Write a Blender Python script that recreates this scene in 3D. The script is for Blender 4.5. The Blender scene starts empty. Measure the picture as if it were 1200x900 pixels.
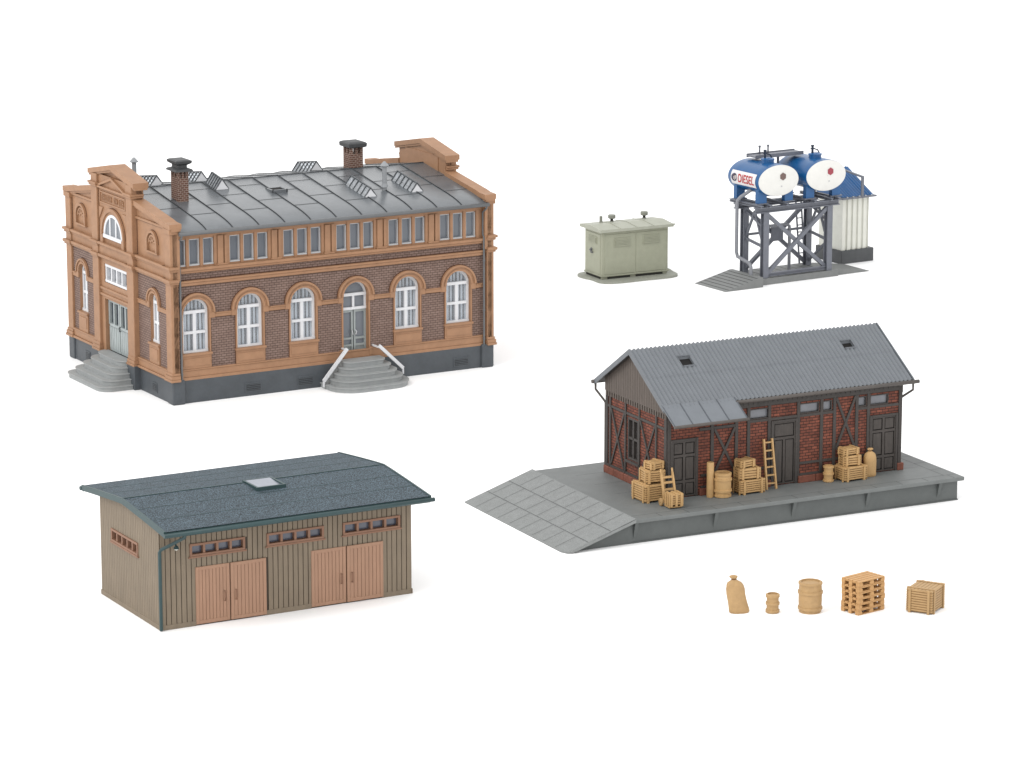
import bpy, math, random
from mathutils import Vector, Matrix
random.seed(7)
PI = math.pi
sc = bpy.context.scene
COL = sc.collection

# ------------------------------------------------------------------ helpers
class MB:
    """collects polygons in a working frame and links them as ONE mesh object"""
    def __init__(s):
        s.v, s.f, s.m, s.s = [], [], [], []
        s.frame(); s.mi = 0
    def frame(s, O=(0,0,0), U=(1,0,0), V=(0,1,0), N=(0,0,1)):
        s.O, s.U, s.V, s.N = Vector(O), Vector(U), Vector(V), Vector(N); return s
    def mat(s, i): s.mi = i; return s
    def P(s, u, v, w): return s.O + s.U*u + s.V*v + s.N*w
    def face(s, pts, smooth=False):
        i = len(s.v); s.v += [s.P(*p) for p in pts]
        s.f.append(list(range(i, i+len(pts)))); s.m.append(s.mi); s.s.append(smooth)
    def grid(s, rows, smooth=True, close=False):
        """rows of equally many points"""
        i = len(s.v); n = len(rows[0])
        for r in rows: s.v += [s.P(*p) for p in r]
        for a in range(len(rows)-1):
            for b in range(n if close else n-1):
                c = (b+1) % n
                s.f.append([i+a*n+b, i+a*n+c, i+(a+1)*n+c, i+(a+1)*n+b]); s.m.append(s.mi); s.s.append(smooth)
        return i
    def box(s, u0, u1, v0, v1, w0, w1, b=0.0):
        if b <= 0:
            c = [(u0,v0,w0),(u1,v0,w0),(u1,v1,w0),(u0,v1,w0),(u0,v0,w1),(u1,v0,w1),(u1,v1,w1),(u0,v1,w1)]
            i = len(s.v); s.v += [s.P(*p) for p in c]
            for q in ((0,3,2,1),(4,5,6,7),(0,1,5,4),(1,2,6,5),(2,3,7,6),(3,0,4,7)):
                s.f.append([i+k for k in q]); s.m.append(s.mi); s.s.append(False)
            return s
        b = min(b, abs(u1-u0)*.45, abs(v1-v0)*.45, abs(w1-w0)*.45)
        lo, hi = (u0,v0,w0), (u1,v1,w1)
        i = len(s.v); idx = {}
        for sx in (0,1):
            for sy in (0,1):
                for sz in (0,1):
                    c = [ (lo,hi)[k][j] for j,k in enumerate((sx,sy,sz))]
                    d = [ (b,-b)[k] for k in (sx,sy,sz)]
                    for ax in range(3):
                        p = [c[j] + (0 if j == ax else d[j]) for j in range(3)]
                        idx[(sx,sy,sz,ax)] = len(s.v); s.v.append(s.P(*p))
        def F(l): s.f.append(l); s.m.append(s.mi); s.s.append(False)
        for ax in range(3):
            for k in (0,1):
                o = [j for j in range(3) if j != ax]; l = []
                for a,bb in ((0,0),(1,0),(1,1),(0,1)):
                    t = [0,0,0]; t[ax] = k; t[o[0]] = a; t[o[1]] = bb; l.append(idx[(*t,ax)])
                F(l)
        for ax in range(3):
            o = [j for j in range(3) if j != ax]
            for a in (0,1):
                for bb in (0,1):
                    t0 = [0,0,0]; t0[o[0]] = a; t0[o[1]] = bb; t1 = list(t0); t1[ax] = 1
                    F([idx[(*t0,o[0])], idx[(*t1,o[0])], idx[(*t1,o[1])], idx[(*t0,o[1])]])
        for sx in (0,1):
            for sy in (0,1):
                for sz in (0,1): F([idx[(sx,sy,sz,a)] for a in range(3)])
        return s
    def prism(s, poly, w0, w1, smooth=False):
        n = len(poly)
        s.face([(u,v,w1) for u,v in poly]); s.face([(u,v,w0) for u,v in reversed(poly)])
        for k in range(n):
            a, b = poly[k], poly[(k+1) % n]
            s.face([(*a,w0),(*b,w0),(*b,w1),(*a,w1)], smooth)
        return s
    def bar(s, a, b, t, d=None, up=(0,0,1)):
        """square bar from a to b (frame coordinates), t x d section"""
        d = d or t
        A, B = Vector(a), Vector(b); D = (B-A).normalized(); upv = Vector(up)
        if abs(D.dot(upv)) > .97: upv = Vector((0,1,0)) if abs(D.y) < .9 else Vector((1,0,0))
        X = D.cross(upv).normalized(); Y = X.cross(D).normalized()
        c = []
        for q in (A,B):
            for x,y in ((-1,-1),(1,-1),(1,1),(-1,1)): c.append(tuple(q + X*x*t/2 + Y*y*d/2))
        for q in ((0,1,2,3),(7,6,5,4),(0,4,5,1),(1,5,6,2),(2,6,7,3),(3,7,4,0)): s.face([c[k] for k in q])
        return s
    def tube(s, pts, r, seg=10, cap=True):
        pts = [Vector(p) for p in pts]; rows = []; last = None
        for k,p in enumerate(pts):
            D = (pts[min(k+1,len(pts)-1)] - pts[max(k-1,0)]).normalized()
            if last is None:
                up = Vector((0,0,1)) if abs(D.z) < .9 else Vector((0,1,0))
                X = D.cross(up).normalized()
            else: X = (last - D*last.dot(D)).normalized()
            last = X; Y = D.cross(X); rr = r[k] if isinstance(r,(list,tuple)) else r
            rows.append([tuple(p + X*math.cos(2*PI*j/seg)*rr + Y*math.sin(2*PI*j/seg)*rr) for j in range(seg)])
        s.grid(rows, True, True)
        if cap: s.face(rows[0]); s.face(list(reversed(rows[-1])))
        return s
    def lathe(s, c, prof, seg=24, sx=1, sy=1, caps=True, smooth=True):
        rows = [[(c[0]+r*sx*math.cos(2*PI*j/seg), c[1]+r*sy*math.sin(2*PI*j/seg), c[2]+z) for j in range(seg)] for r,z in prof]
        s.grid(rows, smooth, True)
        if caps: s.face(list(reversed(rows[0]))); s.face(rows[-1])
        return s
    def arc(s, cx, cy, r0, r1, a0, a1, w0, w1, n=16):
        """flat ring segment"""
        for k in range(n):
            t0, t1 = a0+(a1-a0)*k/n, a0+(a1-a0)*(k+1)/n
            q = [(cx+r*math.cos(t), cy+r*math.sin(t)) for r,t in ((r0,t0),(r1,t0),(r1,t1),(r0,t1))]
            s.face([(*p,w1) for p in q]); s.face([(*p,w0) for p in reversed(q)])
            s.face([(*q[1],w0),(*q[2],w0),(*q[2],w1),(*q[1],w1)], True)
            s.face([(*q[3],w0),(*q[0],w0),(*q[0],w1),(*q[3],w1)], True)
        for t in (a0,a1):
            p, q = [(cx+r*math.cos(t), cy+r*math.sin(t)) for r in (r0,r1)]
            s.face([(*p,w0),(*q,w0),(*q,w1),(*p,w1)])
        return s
    def build(s, name, mats, parent=None, loc=(0,0,0), rotz=0.0):
        return link(name, s.mesh(name, mats), parent, loc, rotz)
    def mesh(s, name, mats):
        me = bpy.data.meshes.new(name)
        me.from_pydata([tuple(p) for p in s.v], [], s.f)
        for m in (mats if isinstance(mats,(list,tuple)) else [mats]): me.materials.append(m)
        me.polygons.foreach_set('material_index', s.m); me.polygons.foreach_set('use_smooth', s.s)
        import bmesh
        bm = bmesh.new(); bm.from_mesh(me)
        bmesh.ops.remove_doubles(bm, verts=bm.verts, dist=1e-6)
        bmesh.ops.recalc_face_normals(bm, faces=bm.faces)
        for e in bm.edges:
            if len(e.link_faces) == 2 and e.calc_face_angle(0) > .6: e.smooth = False
        bm.to_mesh(me); bm.free(); me.update()
        return me

def link(name, me, parent=None, loc=(0,0,0), rotz=0.0):
    o = bpy.data.objects.new(name, me); COL.objects.link(o)
    o.location = loc; o.rotation_euler = (0,0,rotz)
    if parent is not None: o.parent = parent
    return o
def tag(o, label, cat, group=None):
    o['label'] = label; o['category'] = cat
    if group: o['group'] = group
    return o
def thing(name, label, cat, loc, rotz=0.0, group=None):
    o = link(name, None, None, loc, rotz); o.empty_display_size = .1
    return tag(o, label, cat, group)
def dup(src, loc, rotz, label, group=None):
    """a copy of a thing with copies of its parts and their sub-parts"""
    def rec(o, par):
        c = o.copy(); COL.objects.link(c)
        if par is not None: c.parent = par
        for ch in [x for x in bpy.data.objects if x.parent == o]: rec(ch, c)
        return c
    r = rec(src, None); r.location = loc; r.rotation_euler = (0,0,rotz); r['label'] = label
    if group: r['group'] = group
    return r
def rrect(x0, x1, y0, y1, r, n=6, corners='1111'):
    """rounded rectangle outline, corners in order (x0y0, x1y0, x1y1, x0y1)"""
    out = []
    for k,(cx,cy,a) in enumerate(((x0+r,y0+r,PI),(x1-r,y0+r,1.5*PI),(x1-r,y1-r,0),(x0+r,y1-r,.5*PI))):
        if corners[k] == '1':
            out += [(cx+r*math.cos(a+.5*PI*j/n), cy+r*math.sin(a+.5*PI*j/n)) for j in range(n+1)]
        else: out.append(((x0,x1,x1,x0)[k], (y0,y0,y1,y1)[k]))
    return out

def wall_open(mb, u0, u1, v0, v1, ops, depth, n=14, rev=None, back=None):
    """wall sheet at w=0 with openings (cu, half width, vbottom, vspring, arched) and reveals running inwards"""
    ops = sorted(ops); x = u0; base = mb.mi
    for cu,hw,vb,vs,ar in ops:
        a, b = cu-hw, cu+hw
        if a > x: mb.face([(x,v0,0),(a,v0,0),(a,v1,0),(x,v1,0)])
        if vb > v0: mb.face([(a,v0,0),(b,v0,0),(b,vb,0),(a,vb,0)])
        top = [(cu-hw*math.cos(PI*k/n), vs+hw*math.sin(PI*k/n)) for k in range(n+1)] if ar else [(a,vs),(b,vs)]
        for p,q in zip(top, top[1:]): mb.face([(*p,0),(*q,0),(q[0],v1,0),(p[0],v1,0)])
        ring = [(a,vb)] + top + [(b,vb)]
        if rev is not None: mb.mat(rev)
        for p,q in zip(ring, ring[1:]+ring[:1]): mb.face([(*p,0),(*q,0),(*q,-depth),(*p,-depth)])
        mb.mat(base)
        x = b
    if x < u1: mb.face([(x,v0,0),(u1,v0,0),(u1,v1,0),(x,v1,0)])

# ------------------------------------------------------------------ materials
def srgb(r, g, b, k=1.0):
    def l(c):
        c /= 255.0
        return c/12.92 if c <= .04045 else ((c+.055)/1.055)**2.4
    return (l(r)/k, l(g)/k, l(b)/k, 1)
def newmat(name):
    m = bpy.data.materials.new(name); m.use_nodes = True
    nt = m.node_tree; bs = nt.nodes['Principled BSDF']
    return m, nt, bs
def N(nt, t, **kw):
    n = nt.nodes.new(t)
    for k,v in kw.items():
        if k in n.inputs: n.inputs[k].default_value = v
        else: setattr(n, k, v)
    return n
def plastic(name, col, rough=.5, var=.12, nscale=14, bump=.15, bscale=120, spec=.35, metal=0, speck=0, stain=0, stain_col=(.02,.02,.02,1), streak=None, spscale=260):
    """moulded, lightly weathered plastic: cloudy tone, fine grain, optional speckle / stains"""
    m, nt, bs = newmat(name); L = nt.links.new
    tc = N(nt,'ShaderNodeTexCoord')
    vec = tc.outputs['Object']
    if streak:
        mp = N(nt,'ShaderNodeMapping'); mp.inputs['Scale'].default_value = streak
        L(vec, mp.inputs['Vector']); vec = mp.outputs['Vector']
    n1 = N(nt,'ShaderNodeTexNoise', Scale=nscale, Detail=5.0, Roughness=.65); L(vec, n1.inputs['Vector'])
    mr = N(nt,'ShaderNodeMapRange'); mr.inputs['From Min'].default_value=.3; mr.inputs['From Max'].default_value=.7
    mr.inputs['To Min'].default_value = 1-var; mr.inputs['To Max'].default_value = 1+var
    L(n1.outputs['Fac'], mr.inputs['Value'])
    mx = N(nt,'ShaderNodeMix', data_type='RGBA', blend_type='MULTIPLY'); mx.inputs['Factor'].default_value = 1
    mx.inputs['A'].default_value = col; L(mr.outputs['Result'], mx.inputs['B'])
    out = mx.outputs['Result']
    if speck:
        v = N(nt,'ShaderNodeTexNoise', Scale=spscale, Detail=2.0); L(tc.outputs['Object'], v.inputs['Vector'])
        r2 = N(nt,'ShaderNodeMapRange'); r2.inputs['From Min'].default_value=.4; r2.inputs['From Max'].default_value=.66
        r2.inputs['To Min'].default_value=max(.3,1-speck*.4); r2.inputs['To Max'].default_value=1+speck
        L(v.outputs['Fac'], r2.inputs['Value'])
        m2 = N(nt,'ShaderNodeMix', data_type='RGBA', blend_type='MULTIPLY'); m2.inputs['Factor'].default_value=1
        L(out, m2.inputs['A']); L(r2.outputs['Result'], m2.inputs['B']); out = m2.outputs['Result']
    if stain:
        v = N(nt,'ShaderNodeTexNoise', Scale=nscale*.35, Detail=6.0, Roughness=.7); L(tc.outputs['Object'], v.inputs['Vector'])
        r2 = N(nt,'ShaderNodeMapRange'); r2.inputs['From Min'].default_value=.52; r2.inputs['From Max'].default_value=.78
        r2.inputs['To Max'].default_value=stain; L(v.outputs['Fac'], r2.inputs['Value'])
        m2 = N(nt,'ShaderNodeMix', data_type='RGBA'); L(r2.outputs['Result'], m2.inputs['Factor'])
        L(out, m2.inputs['A']); m2.inputs['B'].default_value = stain_col; out = m2.outputs['Result']
    L(out, bs.inputs['Base Color'])
    bs.inputs['Roughness'].default_value = rough; bs.inputs['Specular IOR Level'].default_value = spec
    bs.inputs['Metallic'].default_value = metal
    if bump:
        nb = N(nt,'ShaderNodeTexNoise', Scale=bscale, Detail=3.0); L(tc.outputs['Object'], nb.inputs['Vector'])
        b = N(nt,'ShaderNodeBump', Strength=bump, Distance=.004); L(nb.outputs['Fac'], b.inputs['Height'])
        L(b.outputs['Normal'], bs.inputs['Normal'])
    return m
def brick(name, c1, c2, mortar, bw, rh, ms=.12, rough=.7, dark=.25):
    m, nt, bs = newmat(name); L = nt.links.new
    tc = N(nt,'ShaderNodeTexCoord'); sp = N(nt,'ShaderNodeSeparateXYZ'); sn = N(nt,'ShaderNodeSeparateXYZ')
    L(tc.outputs['Object'], sp.inputs[0]); L(tc.outputs['Normal'], sn.inputs[0])
    ab = N(nt,'ShaderNodeMath', operation='ABSOLUTE'); L(sn.outputs['X'], ab.inputs[0])
    gt = N(nt,'ShaderNodeMath', operation='GREATER_THAN'); gt.inputs[1].default_value=.7; L(ab.outputs[0], gt.inputs[0])
    mu = N(nt,'ShaderNodeMix'); L(gt.outputs[0], mu.inputs['Factor']); L(sp.outputs['X'], mu.inputs['A']); L(sp.outputs['Y'], mu.inputs['B'])
    cb = N(nt,'ShaderNodeCombineXYZ'); L(mu.outputs['Result'], cb.inputs['X']); L(sp.outputs['Z'], cb.inputs['Y'])
    bt = N(nt,'ShaderNodeTexBrick'); L(cb.outputs[0], bt.inputs['Vector'])
    bt.inputs['Scale'].default_value=1; bt.inputs['Brick Width'].default_value=bw; bt.inputs['Row Height'].default_value=rh
    bt.inputs['Mortar Size'].default_value=rh*ms; bt.inputs['Mortar Smooth'].default_value=.3
    bt.inputs['Color1'].default_value=c1; bt.inputs['Color2'].default_value=c2; bt.inputs['Mortar'].default_value=mortar
    n1 = N(nt,'ShaderNodeTexNoise', Scale=9, Detail=6.0, Roughness=.7); L(tc.outputs['Object'], n1.inputs['Vector'])
    mr = N(nt,'ShaderNodeMapRange'); mr.inputs['From Min'].default_value=.3; mr.inputs['From Max'].default_value=.7
    mr.inputs['To Min'].default_value=1-dark; mr.inputs['To Max'].default_value=1+dark*.6; L(n1.outputs['Fac'], mr.inputs['Value'])
    mx = N(nt,'ShaderNodeMix', data_type='RGBA', blend_type='MULTIPLY'); mx.inputs['Factor'].default_value=1
    L(bt.outputs['Color'], mx.inputs['A']); L(mr.outputs['Result'], mx.inputs['B']); L(mx.outputs['Result'], bs.inputs['Base Color'])
    b = N(nt,'ShaderNodeBump', Strength=.6, Distance=.006, invert=True); L(bt.outputs['Fac'], b.inputs['Height']); L(b.outputs['Normal'], bs.inputs['Normal'])
    bs.inputs['Roughness'].default_value=rough; bs.inputs['Specular IOR Level'].default_value=.25
    return m
def glass(name, tint, mixf=.25, rough=.08):
    """thin pane: mostly see-through, a little reflection, tinted"""
    m, nt, bs = newmat(name); L = nt.links.new
    tr = N(nt,'ShaderNodeBsdfTransparent'); tr.inputs['Color'].default_value = tint
    bs.inputs['Base Color'].default_value = tint; bs.inputs['Roughness'].default_value=rough; bs.inputs['Specular IOR Level'].default_value=.6
    mx = N(nt,'ShaderNodeMixShader'); mx.inputs[0].default_value=mixf
    L(tr.outputs[0], mx.inputs[1]); L(bs.outputs[0], mx.inputs[2]); L(mx.outputs[0], nt.nodes['Material Output'].inputs['Surface'])
    return m

KV, KH = 1.42, 1.95     # how strongly upright / level faces are lit in this light tent
M = {}
M['ground'] = plastic('white_backdrop_paper', (.93,.93,.93,1), rough=.9, var=.0, bump=0, spec=.05)
M['terra'] = plastic('terracotta_plastic', srgb(174,132,100,KV), .55, .10, 9, .12, stain=.22, stain_col=srgb(122,84,60,KV))
M['wash_shade'] = plastic('brown_wash_shade', srgb(92,58,42,KV), .7, .2, 30, 0)  # pigment wash lines whose dark colour also stands in for crevice shade
M['brickA'] = brick('brown_brick', srgb(145,122,112,1.3), srgb(133,110,100,1.3), srgb(88,70,63,1.3), .062, .0275, .13, dark=.14)
M['plinth'] = plastic('slate_grey_plastic', srgb(84,89,94,KV), .5, .12, 6, .15, stain=.25, stain_col=srgb(55,58,62,KV))
M['roofA'] = plastic('grey_metal_roof', srgb(122,127,132,KH), .27, .10, 5, .04, spec=.5, stain=.45, stain_col=srgb(84,88,93,KH))
M['seam'] = plastic('roof_seam', srgb(62,66,70,KH), .5, .1, 20, 0)
M['white'] = plastic('white_plastic', srgb(232,233,236,1.35), .45, .03, 10, .05)
M['curtain'] = plastic('curtain_grey', srgb(205,207,211,1.0), .8, .08, 20, .1)
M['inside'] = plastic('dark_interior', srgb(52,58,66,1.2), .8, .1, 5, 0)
M['glass'] = glass('window_glass', (.80,.84,.88,1), .22)
M['greyglass'] = glass('frosted_glass', (.20,.22,.25,1), .75, .25)
M['doorA'] = plastic('pale_grey_door', srgb(162,169,168,1.25), .5, .12, 30, .15, stain=.3, stain_col=srgb(120,124,124,KV), streak=(1,1,.25))
M['step'] = plastic('grey_stone_steps', srgb(158,161,161,1.25), .6, .08, 12, .25)
M['stepdoor'] = plastic('weathered_door', srgb(164,172,172,1.2), .5, .2, 40, .2, streak=(1,1,.15))
M['gutter'] = plastic('grey_gutter', srgb(112,114,116,KV), .45, .08, 20, .05)
M['brickC'] = brick('chimney_brick', srgb(118,82,68,KV), srgb(100,70,60,KV), srgb(170,150,138,KV), .05, .024, .16)
M['cap'] = plastic('chimney_cap', srgb(84,86,88,KH), .55, .15, 20, .2)
M['steelgrey'] = plastic('grey_glazing_bar', srgb(92,96,100,1.5), .45, .08, 20, 0)
M['pipegrey'] = plastic('grey_vent_plastic', srgb(158,161,164,KV), .45, .06, 20, .05)
M['frame2'] = plastic('pale_grey_frame', srgb(205,206,208,KV), .45, .04, 12, .05)
M['clear'] = glass('skylight_glass', (.80,.83,.86,1), .30, .1)
M['lightgrey'] = plastic('light_grey_plastic', srgb(206,208,210,1.45), .45, .06, 20, .05)
# shed
M['board'] = plastic('taupe_boards', srgb(134,120,102,1.3), .65, .10, 16, .25, stain=.2, stain_col=srgb(95,86,74,KV), streak=(1,1,.2))
M['groove'] = plastic('board_groove', srgb(74,64,54,KV), .7, .1, 20, 0)
M['sdoor'] = plastic('tan_door', srgb(178,139,114,KV), .6, .07, 16, .2, streak=(1,1,.2))
M['sframe'] = plastic('brown_window_frame', srgb(150,112,90,KV), .6, .08, 16, .1)
M['felt'] = plastic('blue_grey_roofing_felt', srgb(75,89,98,KH), .75, .12, 6, .5, 160, speck=1.5, spscale=85)
M['fascia'] = plastic('dark_green_plastic', srgb(52,76,78,KV), .45, .1, 20, .05)
M['skyl'] = plastic('skylight_pane', srgb(158,164,178,KH), .2, .08, 8, 0, spec=.6)
M['paneB'] = plastic('dim_blue_pane', srgb(98,102,116,KV), .15, .12, 8, 0, spec=.6)
M['lamp'] = plastic('lamp_bulb', srgb(225,225,215,1.2), .3, 0, 5, 0)
# goods shed
M['corr'] = plastic('corrugated_grey_roof', srgb(136,141,147,1.85), .5, .06, 8, .12, stain=.15, stain_col=srgb(110,114,120,KH))
M['brickR'] = brick('red_brick', srgb(150,88,69,KV), srgb(118,68,55,KV), srgb(60,42,38,KV), .07, .030, .13, dark=.45)
M['plinthR'] = plastic('red_brick_plinth', srgb(130,78,62,KV), .65, .25, 14, .2)
M['timber'] = plastic('dark_timber', srgb(72,67,64,KV), .6, .15, 30, .3, streak=(1,1,.3))
M['gboard'] = plastic('grey_brown_boards', srgb(101,91,84,KV), .65, .15, 30, .3, streak=(1,1,.2))
M['black'] = plastic('dark_recess', srgb(26,24,23,KV), .8, .1, 10, 0)
M['cdoor'] = plastic('dark_panel_door', srgb(76,70,66,KV), .55, .18, 30, .25, streak=(1,1,.3))
M['brownmetal'] = plastic('brown_grey_gutter', srgb(92,86,82,KV), .5, .1, 20, .05)
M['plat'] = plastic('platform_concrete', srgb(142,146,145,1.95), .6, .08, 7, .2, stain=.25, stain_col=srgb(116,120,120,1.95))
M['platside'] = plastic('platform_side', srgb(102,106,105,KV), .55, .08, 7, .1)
M['ramp'] = plastic('ramp_paving', srgb(158,161,160,1.85), .7, .07, 10, .5, 150, speck=.45) 
M['joint'] = plastic('paving_joint', srgb(84,88,88,KH), .7, .05, 10, 0)
M['wood'] = plastic('pale_wood_plastic', srgb(212,172,118,1.5), .55, .10, 18, .25, stain=.3, stain_col=srgb(165,122,72,1.5))
M['wood2'] = plastic('tan_wood_plastic', srgb(196,160,112,1.5), .55, .10, 18, .25, stain=.25, stain_col=srgb(160,120,76,1.5))
M['wood2gap'] = plastic('tan_wood_gap', srgb(150,114,72,1.3), .7, .1, 18, 0)
M['woodgap'] = plastic('wood_gap', srgb(112,78,44,1.3), .7, .1, 18, 0)
M['pallet'] = plastic('pallet_wood', srgb(216,168,112,1.5), .55, .10, 18, .25)
# transformer, tanks
M['kiosk'] = plastic('grey_green_plastic', srgb(160,162,142,1.32), .5, .06, 9, .12)
M['kioskroof'] = plastic('grey_green_roof', srgb(186,188,172,1.6), .5, .06, 9, .12)
M['kioskpad'] = plastic('kiosk_pad', srgb(166,168,156,1.6), .7, .08, 12, .3, speck=.2)
M['slit'] = plastic('dark_slit', srgb(40,40,36,1), .8, 0, 5, 0)
M['knob'] = plastic('kiosk_vent', srgb(150,152,142,KV), .5, .1, 20, .1)
M['blue'] = plastic('blue_tank_paint', srgb(22,92,150,KV), .32, .08, 6, .06, spec=.5)
M['tankend'] = plastic('white_tank_end', srgb(236,235,230,1.35), .4, .03, 8, .05)
M['steel'] = plastic('blue_grey_steel', srgb(108,111,120,1.2), .45, .1, 16, .1, spec=.4)
M['concrete'] = plastic('grey_concrete_base', srgb(134,136,135,1.45), .6, .08, 12, .2)
M['decal'] = plastic('white_sign', srgb(240,236,236,1.35), .5, .02, 8, 0)
M['red'] = plastic('red_lettering', srgb(190,40,42,KV), .5, .04, 8, 0)
M['emblem'] = plastic('brown_emblem', srgb(120,98,92,KV), .5, .2, 60, 0)
M['emblemred'] = plastic('red_emblem', srgb(168,72,84,KV), .5, .2, 60, 0)
M['darkblue'] = plastic('dark_blue_emblem', srgb(60,62,92,KV), .5, .1, 30, 0)
M['ribbed'] = plastic('cream_white_cladding', srgb(232,232,222,1.3), .5, .05, 8, .08)

# ------------------------------------------------------------------ ground
g = MB(); g.face([(-150,-90,0),(150,-90,0),(150,170,0),(-150,170,0)])
go = g.build('ground', M['ground']); go['kind'] = 'structure'
tag(go, 'plain white backdrop paper under all the models', 'ground')

FRONT = dict(U=(1,0,0), V=(0,0,1), N=(0,-1,0))
LEFT = dict(U=(0,1,0), V=(0,0,1), N=(-1,0,0))
RIGHT = dict(U=(0,1,0), V=(0,0,1), N=(1,0,0))
BACK = dict(U=(1,0,0), V=(0,0,1), N=(0,1,0))

# ================================================================== A  brick hall
def brick_hall():
    L, W = 4.20, 3.04
    t = thing('brick_hall', 'long brown brick and terracotta hall with arched windows, chimneys and grey seamed roof', 'building', (-3.864,-1.138,0), math.radians(29.68))
    YF = .07                                    # front wall plane
    bays = [.331+.6834*i for i in range(6)]
    Yc = 1.57
    # plinth
    p = MB(); p.box(.08, L-.08, YF-.035, W-YF+.035, 0, .272, .006)
    for x in (0, L-.16): 
        for y in (0, W-.16): p.box(x, x+.16, y, y+.16, 0, .285, .012)
    for y0 in (.95, 1.98): p.box(-.06, .1, y0, y0+.21, 0, .285, .006); p.box(L-.1, L+.06, y0, y0+.21, 0, .285, .006)
    p.box(.02, .12, .1, W-.1, 0, .275, .004); p.box(L-.12, L-.02, .1, W-.1, 0, .275, .004)
    p.build('plinth', M['plinth'], t)
    def vent(u, O, fr, w=.215, h=.115, zc=.1):
        m = MB().frame(O, **fr); m.box(u-w/2, u+w/2, zc-h/2, zc+h/2, -.006, .006)
        m.mat(1); m.box(u-w/2+.018, u+w/2-.018, zc-h/2+.018, zc+h/2-.018, -.004, .0075)
        m.mat(0)
        for k in range(4): m.box(u-w/2+.02, u+w/2-.02, zc-h/2+.026+k*.02, zc-h/2+.034+k*.02, 0, .011)
        m.build('basement_vent', [M['plinth'], M['seam']], t)
    for x in (1.03, 1.70, 3.77): vent(x, (0,YF-.035,0), FRONT)
    for y in (.55, 2.5): vent(y, (.02,0,0), LEFT, .14, .12, .11)
    # front brick wall, back wall
    for side, fr, O in ((0,FRONT,(0,YF,0)), (1,BACK,(0,W-YF,0))):
        m = MB().frame(O, **fr)
        ops = [(x, .166, .567 if i != 3 or side else .318, 1.045, True) for i,x in enumerate(bays)]
        wall_open(m, .085, L-.085, .27, 1.508, ops, .1, rev=1)
        m.build('brick_wall', [M['brickA'], M['terra']], t)
        # terracotta dressings
        d = MB().frame(O, **fr)
        d.box(.088, L-.088, .262, .30, -.01, .034, .006); d.box(.088, L-.088, .30, .375, -.01, .022, .004); d.box(.088, L-.088, .375, .392, -.01, .03, .004)
        for i,x in enumerate(bays):
            if i == 3 and not side:
                for s in (-1,1): d.box(x+s*.19-.023, x+s*.19+.023, .318, .41, -.01, .03, .003)
            else:
                d.box(x-.195, x+.195, .545, .572, -.09, .036, .005)          # sill
                d.box(x-.185, x+.185, .392, .545, -.01, .020, .003)
                d.box(x-.168, x+.168, .425, .515, 0, .027, .003)
            for r0,r1,w in ((.166,.188,.026),(.188,.214,.018),(.214,.237,.036)): d.arc(x, 1.035, r0, r1, 0, PI, -.01, w, 18)
            for s in (-1,1):
                d.box(x+s*.201-.035, x+s*.201+.035, .965, 1.035, -.01, .022, .003)
                d.box(*sorted((x+s*.166, x+s*.185)), .572 if not (i == 3 and not side) else .4, .965, -.01, .012)
        xs = [.1] + [v for x in bays for v in (x-.237, x+.237)] + [L-.1]
        for a,b in zip(xs[0::2], xs[1::2]):
            if b-a > .01: d.box(a, b, .972, 1.012, -.01, .020, .003); d.box(a, b, 1.012, 1.024, -.01, .03, .003)
        d.box(.088, L-.088, 1.363, 1.40, -.01, .03, .005); d.box(.088, L-.088, 1.40, 1.423, -.01, .042, .005)
        d.mat(1)  # dark strips beside trim and arches: wash plus painted crevice shade
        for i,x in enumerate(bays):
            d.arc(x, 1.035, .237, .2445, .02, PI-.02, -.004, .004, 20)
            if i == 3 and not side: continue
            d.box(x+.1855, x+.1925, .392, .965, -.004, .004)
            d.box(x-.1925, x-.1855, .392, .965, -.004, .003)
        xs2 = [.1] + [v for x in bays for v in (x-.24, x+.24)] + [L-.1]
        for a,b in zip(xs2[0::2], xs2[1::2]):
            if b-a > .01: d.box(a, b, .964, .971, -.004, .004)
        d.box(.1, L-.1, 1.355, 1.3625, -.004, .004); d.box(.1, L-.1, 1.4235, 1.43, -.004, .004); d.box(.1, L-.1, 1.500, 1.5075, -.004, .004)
        d.build('terracotta_trim', [M['terra'], M['wash_shade']], t)
        # clerestory
        c = MB().frame(O, **fr)
        ops = [(x+k*.175, .067, 1.585, 1.895, False) for x in bays for k in (-1,0,1)]
        wall_open(c, .085, L-.085, 1.508, 1.985, ops, .06)
        c.box(.088, L-.088, 1.508, 1.535, 0, .032, .005); c.box(.088, L-.088, 1.535, 1.568, 0, .046, .005)
        c.box(.088, L-.088, 1.915, 1.985, 0, .012, .003)
        for x in bays:
            for k in (-1.5,-.5,.5,1.5): c.box(x+k*.175-.018, x+k*.175+.018, 1.568, 1.915, 0, .010)
        for i in range(5):
            xm = (bays[i]+bays[i+1])/2
            c.box(xm-.058, xm+.012, 1.568, 1.915, 0, .026, .003); c.box(xm+.03, xm+.066, 1.568, 1.915, 0, .020, .003)
            c.box(xm-.068, xm+.07, 1.568, 1.59, 0, .032, .003)
        c.build('clerestory_wall', M['terra'], t)
    # shared window meshes
    def clerestory_mesh():
        w = MB().frame((0,YF,0), **FRONT); a, b = .0655, .156
        for s in (-1,1): w.box(*sorted((s*a, s*(a-.012))), 1.586, 1.894, -.055, -.012)
        w.box(-a, a, 1.586, 1.603, -.055, -.004); w.box(-a, a, 1.884, 1.894, -.055, -.012)
        q = MB().frame((0,YF,0), **FRONT); q.face([(-a,1.586,-.048),(a,1.586,-.048),(a,1.894,-.048),(-a,1.894,-.048)])
        return w.mesh('clerestory_window', M['frame2']), q.mesh('pane', M['greyglass'])
    cw, cp = clerestory_mesh()
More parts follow.
